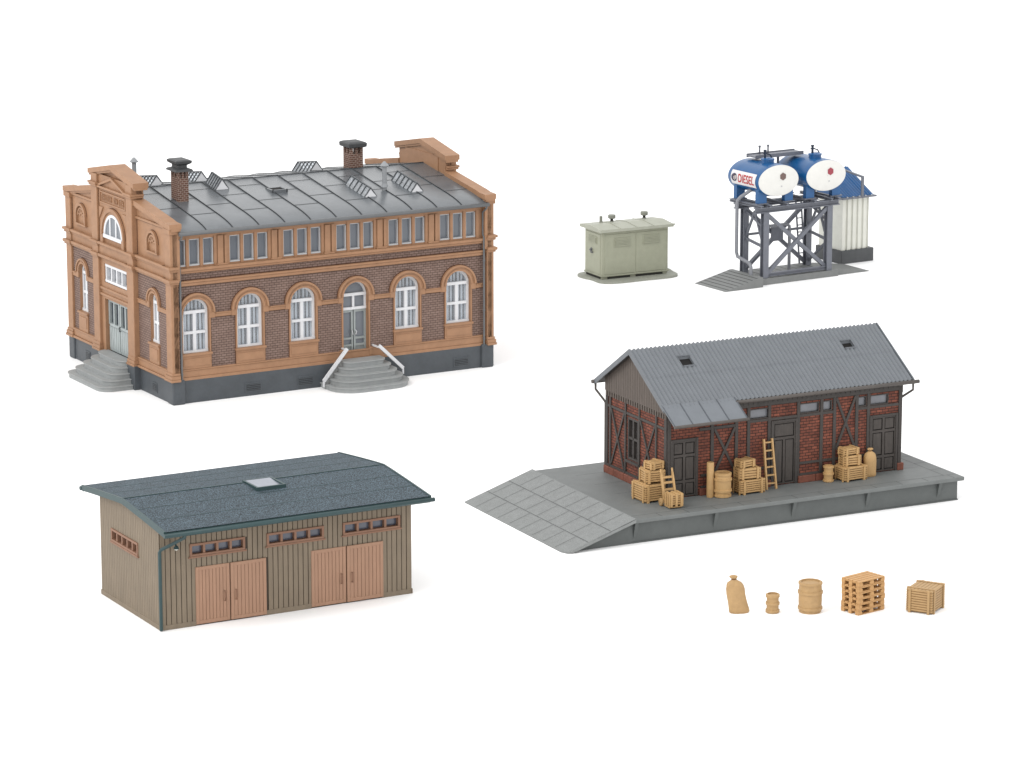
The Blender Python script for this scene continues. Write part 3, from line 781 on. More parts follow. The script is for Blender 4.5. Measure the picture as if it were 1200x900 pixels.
    for a,b,c,d in ((xa,xb,ya,ya+.02),(xa,xb,yb-.02,yb),(xa,xa+.02,ya+.02,yb-.02),(xb-.02,xb,ya+.02,yb-.02)): s.prism([(a,c),(b,c),(b,d),(a,d)], 1.02, zr+.012)
    sk = s.build('skylight', M['fascia'], roof)
    q = MB(); q.face([(xa+.02,ya+.02,zs(ya)+.012),(xb-.02,ya+.02,zs(ya)+.012),(xb-.02,yb-.02,zr+.010),(xa+.02,yb-.02,zr+.010)]); q.build('pane', M['skyl'], sk)
    # downpipes at the left corners
    for y0,y1,s in ((-.03,-oy-.01,-1),(W+.03,W+oy+.01,1)):
        xq = -.012 if s < 0 else .06
        d = MB(); d.tube([(.13,y1,ze-.04),(.13,y1-s*.02,ze-.075),(.06,y0+s*.09,.82),(xq+.012,y0+s*.012,.765),(xq,y0,.74),(xq,y0,.01)], .016, 8); d.build('downpipe', M['fascia'], t)
    l = MB(); l.tube([(.13,-.002,.80),(.13,-.06,.81),(.13,-.075,.79)], .007, 6); l.lathe((.13,-.078,.765), [(.026,0),(.02,.018),(.008,.03)], 12)
    wl = l.build('wall_lamp', M['fascia'], t)
    b = MB(); b.lathe((.13,-.078,.75), [(.004,0),(.016,.006),(.018,.016),(.01,.02)], 12); b.build('bulb', M['lamp'], wl)
wooden_shed()

# ================================================================== C  platform and goods shed
PL = (1.2,-7.125,0); PY = math.radians(26.63); PH = .25
def on_plat(x, y, z=PH):
    c, s = math.cos(PY), math.sin(PY)
    return (PL[0]+x*c-y*s, PL[1]+x*s+y*c, z)
def platform():
    t = thing('loading_platform', 'grey concrete loading platform with paved end ramp under the red brick goods shed', 'platform', PL, PY)
    X1, Y1 = 3.84, 2.21
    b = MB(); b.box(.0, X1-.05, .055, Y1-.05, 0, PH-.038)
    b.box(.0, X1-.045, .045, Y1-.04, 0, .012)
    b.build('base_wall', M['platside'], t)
    s = MB(); s.box(0, X1, 0, Y1, PH-.04, PH, .006)
    s.mat(1); z = PH+.0006; e = .003
    def line(x0,x1,y0,y1): s.face([(x0,y0,z),(x1,y0,z),(x1,y1,z),(x0,y1,z)])
    line(.02, X1-.01, .145-e, .145+e)
    for k in range(1,13): line(.31*k-e, .31*k+e, .012, .145)
    line(X1-.16-e, X1-.16+e, .15, Y1-.02)
    for k in range(1,7): line(X1-.16, X1-.01, .3*k+.1-e, .3*k+.1+e)
    rr = random.Random(5)
    for k in range(1,5):
        line(.3, X1-.2, .145+.42*k-e*.7, .145+.42*k+e*.7)
    s.build('deck_slab', [M['plat'], M['joint']], t)
    r = MB(); x0 = -.775; y0, y1 = -.03, 2.21
    def zr(x): return PH*(x-x0)/(0-x0)
    # ramp: sheet with a thin lip, chamfered near corner
    n = 8
    out = [(0,y0),(0,y1),(x0,y1),(x0,y0+.10),(x0+.03,y0+.03),(x0+.10,y0)]
    r.face([(x,y,zr(x)+.018 if x > x0+.2 else zr(x)+.012) for x,y in [(0,y0),(0,y1),(x0,y1),(x0,y0+.10),(x0+.03,y0+.03),(x0+.10,y0)]])
    for a,c in zip(out, out[1:]+out[:1]):
        r.face([(a[0],a[1],max(0,zr(a[0])-.02)),(c[0],c[1],max(0,zr(c[0])-.02)),(c[0],c[1],zr(c[0])+.012),(a[0],a[1],zr(a[0])+.012)])
    r.mat(1)
    def rl(xa,ya,xb,yb):
        D = Vector((xb-xa,yb-ya,0)).normalized(); q = Vector((-D.y,D.x,0))*.0023
        pts = [(xa+q.x,ya+q.y),(xb+q.x,yb+q.y),(xb-q.x,yb-q.y),(xa-q.x,ya-q.y)]
        r.face([(x,y,zr(x)+.0215-.006*(x/x0)) for x,y in pts])
    for f in (.36,.68): rl(x0*f, y0+.01, x0*f, y1-.01)
    for c in range(3):
        xa, xb = (0,.36,.68,1)[c]*x0, (0,.36,.68,1)[c+1]*x0
        for k in range(1,9):
            y = y0+(y1-y0)*(k+(.5 if c == 1 else 0))/9
            if y < y1-.05: rl(xa-.01, y, xb+.01, y)
    r.mat(2)
    r.face([(0,.05,0),(0,.05,PH-.03),(x0+.12,.05,0)]); r.face([(0,Y1-.06,0),(0,Y1-.06,PH-.03),(x0+.12,Y1-.06,0)])
    r.build('ramp', [M['ramp'], M['joint'], M['platside']], t)
    bm = MB().frame((0,0,0),(0,1,0),(0,0,1),(1,0,0))
    bm.prism([(.008,PH-.041),(.056,PH-.041),(.056,.045)], -.018, .018)
    me = bm.mesh('bracket', M['platside'])
    for x in (.03,.93,1.83,2.70,3.56): link('bracket', me, t, (x,0,0))
platform()

def goods_shed():
    L, W = 2.745, 1.285
    t = thing('goods_shed', 'red brick half timbered goods shed with grey corrugated roof standing on the platform', 'building', on_plat(.667,.561), PY)
    zt, zr, oy, ox = .935, 1.408, .09, .097; slope = (zr-.956)/(W/2+oy)
    def zroof(y): return zr-slope*abs(y-W/2)
    B = .826
    # brick infill walls
    b = MB()
    b.frame((0,0,0), **FRONT)
    smallwin = [(.337,.427),(.555,.64),(.654,.695),(.806,.845),(.86,.941)]
    ops = [((a+c)/2*L, (c-a)/2*L, .716, .823, False) for a,c in smallwin]
    wall_open(b, 0, L, .0, .84, ops, .03)
    b.face([(0,.84,0),(L,.84,0),(L,.97,0),(0,.97,0)])
    b.frame((0,W,0), **BACK); b.face([(0,0,0),(L,0,0),(L,.97,0),(0,.97,0)])
    b.frame((0,0,0), **LEFT); wall_open(b, 0, W, 0, B, [(.71,.115,.24,.675,False)], .05)
    b.frame((L,0,0), **RIGHT); b.face([(0,0,0),(W,0,0),(W,B,0),(0,B,0)])
    b.build('brick_wall', M['brickR'], t)
    def plinth(fill):
        p = MB(); fill(p); p.build('brick_plinth', M['plinthR'], t)
    for a,c in ((.36,1.19),(1.51,2.34)):
        n = round((c-a)/.21)
        plinth(lambda p: [p.box(a+(c-a)*k/n+.003, a+(c-a)*(k+1)/n-.003, -.034, 0, 0, .072, .004) for k in range(n)])
    plinth(lambda p: [p.box(-.034, 0, W*k/6+.003, W*(k+1)/6-.003, 0, .075, .004) for k in range(6)])
    plinth(lambda p: [p.box(L, L+.03, W*k/6+.003, W*(k+1)/6-.003, 0, .075, .004) for k in range(6)])
    plinth(lambda p: p.box(L-.045, L+.03, -.03, .002, 0, .075, .004)); plinth(lambda p: p.box(-.032, .012, -.03, .0, 0, .07, .004))
    # timber frame
    f = MB().frame((0,0,0), **FRONT); tw = .036; d = .014
    for u in (.0,.179,.281,.332,.42,.544,.644,.70,.797,.848): 
        f.box(u*L, u*L+tw, .0 if u in (0,.42,.544,.848) else .07, .90, -.01, d, .003)
    f.box(L-tw, L, 0, .90, -.01, d, .003)
    f.box(0, L, .845, .885, -.01, d+.004, .003)
    for a,c in ((.332,.42),(.42,.544),(.544,.644),(.644,.70),(.797,.848),(.848,.99)): f.box(a*L+tw*.5, c*L+tw*.5, .684, .712, -.01, d-.003)
    for a,c in ((.132,.281),): f.box(a*L, c*L, .665, .692, -.01, d-.003)
    for a,c in ((.14,.42),(.558,.848)): f.box(a*L, c*L, .19, .215, -.01, d-.004); f.box(a*L, c*L, .073, .095, -.01, d)
    for a,c,z0,z1 in ((.192,.281,.215,.665),(.71,.797,.30,.84)):
        f.bar((a*L+.01,z1,.004),(c*L-.0,z0,.004), .026, .02, (0,0,1)); f.bar((a*L+.01,z0,.006),(c*L,z1,.006), .026, .02, (0,0,1))
    f.frame((0,0,0), **LEFT)
    f.box(0, tw*1.3, .07, .90, -.01, d, .003); f.box(W-tw*1.3, W, .07, .90, -.01, d, .003)
    f.box(.2, .2+.03, .075, B, -.01, d); f.box(.58-.026, .58-.001, .075, B, -.01, d); f.box(.845, .872, .075, B, -.01, d); f.box(1.17, 1.20, .075, B, -.01, d)
    f.box(0, W, .70, .725, -.01, d-.003); f.box(.04, W-.04, .075, .1, -.01, d); f.box(.57, .86, .205, .232, -.01, d+.006)
    for a,c in ((.24,.545),(.885,1.165)):
        f.bar((a,.70,.004),(c,.11,.004), .022, .018, (0,0,1)); f.bar((c,.70,.006),(a,.11,.006), .022, .018, (0,0,1))
    f.frame((0,W,0), **BACK)
    for k in range(10): f.box(k*(L-tw)/9, k*(L-tw)/9+tw, 0, .9, -.01, d)
    f.frame((L,0,0), **RIGHT)
    for k in range(5): f.box(k*(W-tw)/4, k*(W-tw)/4+tw, 0, .85, -.01, d)
    f.build('timber_frame', M['timber'], t)
    # boarded gables and boarded frieze
    for x,fr in ((0,LEFT),(L,RIGHT)):
        g = MB(); g.frame((x,0,0), **fr); g.mat(1)
        g.face([(0,B,.004),(W,B,.004),(W,zroof(W)-.03,.004),(W/2,zr-.03,.004),(0,zroof(0)-.03,.004)])
        g.mat(0); n = 26
        for k in range(n):
            a, c = k*W/n+.002, (k+1)*W/n-.002
            g.prism([(a,B-.012),(c-.017,B-.012),(c-.017,B+.04),(c,B+.04),(c,zroof(c)-.03),(W/2,zr-.03),(a,zroof(a)-.03)] if a < W/2 < c else [(a,B-.012),(c-.017,B-.012),(c-.017,B+.04),(c,B+.04),(c,zroof(c)-.03),(a,zroof(a)-.03)], .005, .02)
        g.build('gable_boards', [M['gboard'], M['black']], t)
    fz = MB()
    for y,fr in ((0,FRONT),(W,BACK)):
        fz.frame((0,y,0), **fr); n = 48
        for k in range(n): fz.box(k*L/n+.003, (k+1)*L/n-.003, .872, .955, -.004, .020)
        fz.mat(1); fz.box(0, L, .868, .952, -.006, .008); fz.mat(0)
    fz.build('eaves_boards', [M['timber'], M['black']], t)
    # windows
    for a,c in smallwin:
        m = MB().frame((0,0,0), **FRONT); a *= L; c *= L; e = .010
        m.box(a, c, .716, .716+e, -.03, .008); m.box(a, c, .823-e, .823, -.03, .008); m.box(a, a+e, .716+e, .823-e, -.03, .008); m.box(c-e, c, .716+e, .823-e, -.03, .008)
        w = m.build('transom_light', M['timber'], t)
        q = MB().frame((0,0,0), **FRONT); q.face([(a,.716,-.015),(c,.716,-.015),(c,.823,-.015),(a,.823,-.015)]); q.build('pane', M['paneC'], w)
    m = MB().frame((0,0,0), **LEFT); a, c, z0, z1 = .596, .824, .241, .674; e = .022
    m.box(a, c, z0, z0+e, -.045, .0); m.box(a, c, z1-e, z1, -.045, 0); m.box(a, a+e, z0+e, z1-e, -.045, 0); m.box(c-e, c, z0+e, z1-e, -.045, 0)
    m.box((a+c)/2-.011, (a+c)/2+.011, z0+e, z1-e, -.045, -.002); m.box(a+e, c-e, .45, .475, -.045, -.002)
    w = m.build('gable_window', M['timber'], t)
    q = MB().frame((0,0,0), **LEFT); q.face([(a,z0,-.035),(c,z0,-.035),(c,z1,-.035),(a,z1,-.035)]); q.build('pane', M['paneD'], w)
    # doors
    def door(u0, u1, z1, panels, name):
        m = MB().frame((0,0,0), **FRONT); e = .026
        m.box(u0, u0+e, 0, z1, -.01, .022, .003); m.box(u1-e, u1, 0, z1, -.01, .022, .003); m.box(u0+e, u1-e, z1-e, z1, -.01, .022, .003)
        fr = m.build('door_frame', M['timber'], t)
        m = MB().frame((0,0,0), **FRONT); a, c = u0+e, u1-e; zt = z1-e
        m.mat(1); m.box(a, c, .012, zt, -.008, .002); m.mat(0)
        for pa,pc,pz0,pz1 in panels:
            A, C = a+(c-a)*pa, a+(c-a)*pc; Z0, Z1 = .012+(zt-.012)*pz0, .012+(zt-.012)*pz1
            m.box(A+.021, C-.021, Z0+.021, Z1-.021, 0, .009, .004)
        us = sorted({p[0] for p in panels}|{p[1] for p in panels}); zs = sorted({p[2] for p in panels}|{p[3] for p in panels})
        h = .013
        for pa,pc,pz0,pz1 in panels:
            A, C = a+(c-a)*pa, a+(c-a)*pc; Z0, Z1 = .012+(zt-.012)*pz0, .012+(zt-.012)*pz1
            m.box(A, A+h, Z0, Z1, 0, .0125); m.box(C-h, C, Z0, Z1, 0, .0125); m.box(A+h, C-h, Z0, Z0+h, 0, .0125); m.box(A+h, C-h, Z1-h, Z1, 0, .0125)
        m.build(name, [M['cdoor'], M['black']], t)
    six = [(a,c,z0,z1) for a,c in ((0,.5),(.5,1)) for z0,z1 in ((0,.27),(.27,.74),(.74,1))]
    door(.03, .345, .605, six, 'panelled_door'); door(2.36, 2.70, .61, six, 'panelled_door')
    door(1.19, 1.50, .68, [(0,.5,0,.74),(.5,1,0,.74),(0,1,.74,1)], 'panelled_door')
    # corrugated roof with two open hatches
    x0, x1 = -ox, L+ox; ncor = 60; sub = 8; nx = ncor*sub
    hw = W/2+oy; zl = .956
    hat = [(.164,.21,.20,.375),(.812,.853,.235,.374)]
    ts = [0,.20,.235,.374,.375,.49,.495,.75,1.0]
    r = MB()
    for s in (-1,1):
        rows = []
        for tt in ts:
            y = W/2+s*hw*tt; z = zr-slope*hw*tt + (0 if tt > .493 else .006)
            rows.append([(x0+(x1-x0)*k/nx, y, z+.0085*math.sin(2*PI*k/sub)) for k in range(nx+1)])
        i = len(r.v)
        for rr in rows: r.v += [Vector(q) for q in rr]
        n = nx+1
        for a in range(len(ts)-1):
            for k in range(nx):
                u = (k+.5)/nx; tm = (ts[a]+ts[a+1])/2
                if s < 0 and any(h[0] < u < h[1] and h[2] < tm < h[3] for h in hat): continue
                r.f.append([i+a*n+k,i+a*n+k+1,i+(a+1)*n+k+1,i+(a+1)*n+k]); r.m.append(0); r.s.append(True)
    # underside and verge edges
    for s in (-1,1):
        ye = W/2+s*hw
        for xa,xb in ((x0,x0+.012),(x1-.012,x1)):
            r.frame((0,0,0),(0,1,0),(0,0,1),(1,0,0)); r.prism([(W/2,zr-.045),(ye,zl-.045),(ye,zl+.010),(W/2,zr+.012)], xa, xb); r.frame()
    r.mat(1)
    for s in (-1,1):
        ye = W/2+s*hw; segs = [(x0,x1,0,1)]
        r.face([(x0+.012,ye,zl-.028),(x1-.012,ye,zl-.028),(x1-.012,W/2,zr-.028),(x0+.012,W/2,zr-.028)])
    roof = r.build('roof', [M['corr'], M['timber']], t)
    for h in hat:
        m = MB(); xa, xb = x0+(x1-x0)*h[0], x0+(x1-x0)*h[1]; ya, yb = W/2-hw*h[3], W/2-hw*h[2]; za, zb = zroof(ya), zroof(yb)
        for (q0,q1) in (((xa,ya,za),(xb,ya,za)),((xa,yb,zb),(xb,yb,zb)),((xa,ya,za),(xa,yb,zb)),((xb,ya,za),(xb,yb,zb))):
            m.face([q0,q1,(q1[0],q1[1],q1[2]-.06),(q0[0],q0[1],q0[2]-.06)])
        m.mat(1); m.face([(xa,ya,za-.027),(xb,ya,za-.027),(xb,yb,zb-.027),(xa,yb,zb-.027)])
        m.mat(0); m.bar((xa,yb,zb+.012),(xb,yb,zb+.012), .014); m.bar((xa,ya,za+.012),(xb,ya,za+.012), .014)
        m.build('roof_hatch', [M['corr'], M['black']], roof)
    # canopy over the near door, flat sheets
    c = MB(); xa, xb = x0-.005, .735; yo = W/2-hw*1.31; zo = zl-slope*hw*.31+.012
    c.frame((0,0,0),(0,1,0),(0,0,1),(1,0,0)); ye = -oy+.035; zz = zl+.026
    c.prism([(yo,zo-.014),(ye,zz-.014),(ye,zz),(yo,zo)], xa, xb); c.mat(1)
    for k in range(5):
        x = xa+.006+(xb-xa-.012)*k/4; c.prism([(yo,zo),(ye,zz),(ye,zz+.005),(yo,zo+.005)], x-.005, x+.005)
    c.mat(2)
    for x in (.02,.245,.50,.715): c.prism([(yo+.03,zo-.015),(-.01,zz-.06),(-.01,zz-.10),(yo+.03,zo-.035)], x-.014, x+.014)
    c.frame(); cano = c.build('canopy', [M['canopy'], M['canseam'], M['timber']], roof)
    gm = MB(); gm.tube([(xa,yo-.008,zo-.014),(xb+.01,yo-.008,zo-.014)], .016, 10); gm.build('canopy_gutter', M['brownmetal'], roof)
    for y,s,xa_ in ((-oy-.012,-1,.72),(W+oy+.012,1,x0-.02)):
        gm = MB(); gm.tube([(xa_,y,zl-.018),(x1+.045,y,zl-.018)], .020, 10); gm.build('gutter', M['brownmetal'], roof)
    for x,y0,y1 in ((L+.02,.03,-oy-.01),(-.02,W+.025,W+oy+.01)):
        d = MB(); s = 1 if x > 0 else -1
        d.tube([(x+s*.055,y1,zl-.03),(x+s*.055,y1,zl-.10),(x,y0,zl-.20),(x-s*.012,y0-(.0 if x>0 else .02),zl-.23),(x-s*.012,y0-(.0 if x>0 else .02),.02)], .0125, 8); d.build('downpipe', M['brownmetal'], t)
M['paneC'] = plastic('frosted_pane', srgb(126,128,134,KV), .3, .15, 10, 0, spec=.5)
M['paneD'] = plastic('dull_window_pane', srgb(96,92,92,KV), .15, .35, 12, 0, spec=.6)
M['canseam'] = plastic('canopy_seam', srgb(104,110,117,KH), .5, .05, 8, 0)
M['canopy'] = plastic('canopy_sheet', srgb(138,144,151,KH), .45, .06, 8, .08, spec=.4)
goods_shed()

# ================================================================== cargo
def crate_mb(x, y, z, style=0):
    """slatted crate: planks round a dark core, corner battens and skids; origin at bottom centre"""
    m = MB(); hx, hy = x/2, y/2; s = .016 if z > .12 else .006
    m.mat(1); m.box(-hx+.006, hx-.006, -hy+.006, hy-.006, s, z-.004); m.mat(0)
    n = max(3, int(z/.024)); h = (z-s)/n
    for k in range(n):
        a, b = s+k*h+.0034, s+(k+1)*h-.0034
        m.box(-hx, hx, -hy, -hy+.012, a, b, .002); m.box(-hx, hx, hy-.012, hy, a, b, .002)
        m.box(-hx, -hx+.012, -hy+.012, hy-.012, a, b, .002); m.box(hx-.012, hx, -hy+.012, hy-.012, a, b, .002)
    nt = max(3, int(y/.035))
    for k in range(nt): m.box(-hx, hx, -hy+y*k/nt+.002, -hy+y*(k+1)/nt-.002, z-.008, z, .002)
    w, p = .024, .009
    for f in ((-.72,.72) if style == 0 else (-.8,0,.8)):
        u = f*hx; m.box(u-w/2, u+w/2, -hy-p, -hy, 0, z, .002); m.box(u-w/2, u+w/2, hy, hy+p, 0, z, .002)
        v = f*hy; m.box(-hx-p, -hx, v-w/2, v+w/2, 0, z, .002); m.box(hx, hx+p, v-w/2, v+w/2, 0, z, .002)
        m.box(u-w/2, u+w/2, -hy-p, hy+p, z, z+.007, .002); m.box(u-w/2, u+w/2, -hy, hy, 0, s+.003, .002)
    return m
def crate(px, py, pz, sx, sy, sz, rot, label, group, style=0):
    o = crate_mb(sx, sy, sz, style).build('crate', [M['wood'], M['woodgap']], None, on_plat(px,py,pz), PY+rot)
    return tag(o, label, 'crate', group)
R = math.radians
G1, G2, G3 = 'crates piled by the gable window', 'crates piled beside the ladder', 'crates piled between keg and sack'
crate(.50,.64,PH, .235,.27,.178, R(3), 'large slatted crate at the bottom of the pile below the gable window', G1)
crate(.535,.63,PH+.185, .20,.20,.128, R(-6), 'middle crate of the pile below the gable window', G1)
crate(.55,.62,PH+.320, .16,.13,.074, R(14), 'small crate on top of the pile below the gable window', G1)
crate(1.545,.445,PH, .285,.165,.145, R(2), 'wide slatted crate at the bottom of the pile beside the ladder', G2)
crate(1.525,.45,PH+.152, .23,.15,.112, R(-4), 'middle crate of the pile beside the ladder', G2)
crate(1.50,.455,PH+.271, .17,.12,.075, R(10), 'small crate on top of the pile beside the ladder', G2)
crate(2.745,.44,PH, .285,.185,.148, R(4), 'wide slatted crate at the bottom of the pile between keg and sack', G3)
crate(2.735,.45,PH+.155, .185,.14,.103, R(-5), 'middle crate of the pile between keg and sack', G3)
crate(2.72,.452,PH+.265, .18,.12,.068, R(5), 'flat crate on top of the pile between keg and sack', G3)
# hand truck with its crate
tx, ty = .575, .30
ht = thing('hand_truck', 'wooden two wheeled hand truck tilted back beside the crates by the gable', 'hand truck', on_plat(tx,ty), PY+R(-4))
f = MB()
for s in (-1,1): f.bar((s*.062,.02,.03),(s*.062,.118,.315), .018, .022, (0,1,0)); f.tube([(s*.062,.113,.30),(s*.062,.13,.36)], [.012,.009], 8)
for z in (.16,.225,.275): f.bar((-.066,.02+(z-.03)*.348,z),(.066,.02+(z-.03)*.348,z), .016, .02)
f.bar((-.07,.03,.04),(.07,.03,.04), .016); f.box(-.07, .07, -.10, .02, .012, .022)
f.build('frame', M['wood'], ht)
for s in (-1,1):
    w = MB().frame((s*.088,.06,.042),(0,1,0),(0,0,1),(1,0,0)); w.lathe((0,0,-.01), [(.028,0),(.04,.002),(.04,.018),(.028,.02)], 16); w.lathe((0,0,-.014), [(.012,0),(.012,.028)], 10)
    w.build('wheel', M['wood2'], ht)
crate(.575,.245,PH+.023, .135,.105,.128, R(-4), 'small crate standing on the toe plate of the hand truck', 'crate on the hand truck', 1)

def barrel_mb(r, h, hoops, bulge=.10, seg=28):
    m = MB(); prof = []; n = 16
    for k in range(n+1):
        u = k/n; prof.append((r*(1-bulge*(2*u-1)**2), h*u))
    m.lathe((0,0,0), prof, seg, caps=False)
    rt = prof[-1][0]
    m.lathe((0,0,h), [(rt,0),(rt*.86,.0),(rt*.84,-.014)], seg, caps=False, smooth=False); m.face([(rt*.84*math.cos(2*PI*j/seg), rt*.84*math.sin(2*PI*j/seg), h-.014) for j in range(seg)])
    m.face([(prof[0][0]*math.cos(2*PI*j/seg), prof[0][0]*math.sin(2*PI*j/seg), 0) for j in range(seg)])
    hps = []
    for u,ww in hoops:
        hp = MB(); rr = r*(1-bulge*(2*u-1)**2); z = u*h
        hp.lathe((0,0,z), [(rr-.002,-ww),(rr+.009,-ww*.7),(rr+.009,ww*.7),(rr-.002,ww)], seg, caps=False); hps.append(hp)
    return m, hps
def barrel(loc, r, h, hoops, label, name, cat, bulge=.1, mat='wood'):
    a, bs = barrel_mb(r, h, hoops, bulge)
    o = a.build(name, M[mat], None, loc, .4); tag(o, label, cat)
    for b in bs: b.build('hoop', M[mat], o)
    return o
hb = [(.06,.014),(.27,.014),(.73,.014),(.94,.014)]
barrel(on_plat(1.225,.42), .088, .25, hb, 'large wooden barrel standing beside the upright log on the platform', 'barrel', 'barrel')
barrel(on_plat(2.49,.46), .048, .168, [(.08,.012),(.5,.014),(.92,.012)], 'small wooden keg beside the crates near the far end of the platform', 'keg', 'keg', .02)
GY = -9.5
barrel((2.727,-9.43,0),   .108, .287, [(.14,.016),(.66,.016),(.95,.012)], 'large tan barrel on the white ground beside the pallets', 'barrel', 'barrel', .07, 'wood2')
barrel((2.382,-9.46,0), .056, .178, [(.1,.018),(.5,.016),(.9,.018)], 'small tan keg on the white ground between sack and large barrel', 'keg', 'keg', .02, 'wood2')
lg = MB(); lg.lathe((0,0,0), [(.034,0),(.037,.01),(.036,.20),(.037,.352),(.033,.36)], 16)
tag(lg.build('log', M['wood'], None, on_plat(1.10,.45), PY), 'upright pale wooden log leaning near the panelled door', 'log')
ld = MB(); hl = .505
for s in (-1,1): ld.bar((s*.055,0,0),(s*.048,.088,hl), .018, .024, (0,1,0))
for k in range(6): z = .06+k*.082; ld.bar((-.052,z/hl*.088,z),(.052,z/hl*.088,z), .016, .014)
tag(ld.build('ladder', M['wood'], None, on_plat(1.81,.445), PY), 'wooden ladder leaning against the brick wall beside the door', 'ladder')
def sack(loc, rot, h, w, lean, label, mat):
    m = MB(); seg = 28
    prof = [(.0,0),(.86,.0),(.98,.04),(1.0,.12),(.99,.3),(.97,.5),(.97,.64),(.88,.74),(.66,.81),(.36,.86),(.24,.885),(.22,.905),(.34,.925),(.42,.955),(.36,.985),(.2,1.0),(0,.995)]
    rnd = random.Random(int(h*1000)); ph = [rnd.uniform(0,6) for _ in range(4)]
    rows = []
    for q,z in prof:
        row = []
        for j in range(seg):
            a = 2*PI*j/seg
            wob = 1+.035*math.sin(3*a+ph[0]+z*7)*(1-z)+.03*math.sin(5*a+ph[1]-z*11)+ (.10*math.sin(9*a) if z > .78 else 0)
            # the flat bottom seam squares the lower corners
            sq = 1+ .16*max(0,.25-z)/.25*abs(math.sin(2*a))**.5
            row.append((q*w*wob*sq*math.cos(a)+lean*z*h, q*w*.62*wob*sq*math.sin(a), z*h))
        rows.append(row)
    m.grid(rows, True, True)
    o = m.build('sack', M[mat], None, loc, rot); tag(o, label, 'sack')
    t = MB(); z = .895*h; t.lathe((lean*z,0,z), [(.25*w,-.008),(.29*w,0),(.25*w,.008)], 14, 1, .66, False); t.build('tie', M['woodgap'], o)
sack(on_plat(2.985,.47), PY, .295, .076, .02, 'full pale sack tied at the neck beside the far panelled door', 'wood')
sack((2.075,-9.46,0), .12, .355, .090, -.16, 'tan sack leaning to one side on the white ground', 'wood2')
# pallets
def pallet_mesh():
    m = MB(); X, Y, h = .335, .225, .053; hx, hy = X/2, Y/2
    for k in range(5): y = -hy+(Y-.038)*k/4; m.box(-hx, hx, y, y+.038, h-.012, h-.001, .002)
    for x in (-hx, -.02, hx-.04): m.box(x, x+.04, -hy, hy, h-.020, h-.0125)
    for x in (-hx, -.025, hx-.05):
        for y in (-hy, -.02, hy-.04): m.box(x, x+.05, y, y+.04, .010, h-.0205)
    for y in (-hy, -.02, hy-.04): m.box(-hx, hx, y, y+.04, .0, .0095, .002)
    return m.mesh('pallet', M['pallet'])
pm = pallet_mesh()
pn = ['topmost wooden pallet of the stack on the white ground','second wooden pallet from the top of the stack','third wooden pallet from the top of the stack','fourth wooden pallet from the top, third from the bottom','second wooden pallet from the bottom of the stack','bottom wooden pallet of the stack resting on the white ground']
for k in range(6):
    o = link('pallet', pm, None, (3.215+random.uniform(-.003,.003),-9.385+random.uniform(-.003,.003),.0533*(5-k)), R(40)+random.uniform(-.025,.025))
    tag(o, pn[k], 'pallet', 'pallets in the loose stack')
o = crate_mb(.32,.255,.225,0).build('crate', [M['wood2'], M['wood2gap']], None, (3.79,-9.36,0), R(62))
tag(o, 'tan batten crate standing alone on the white ground beside the pallets', 'crate')

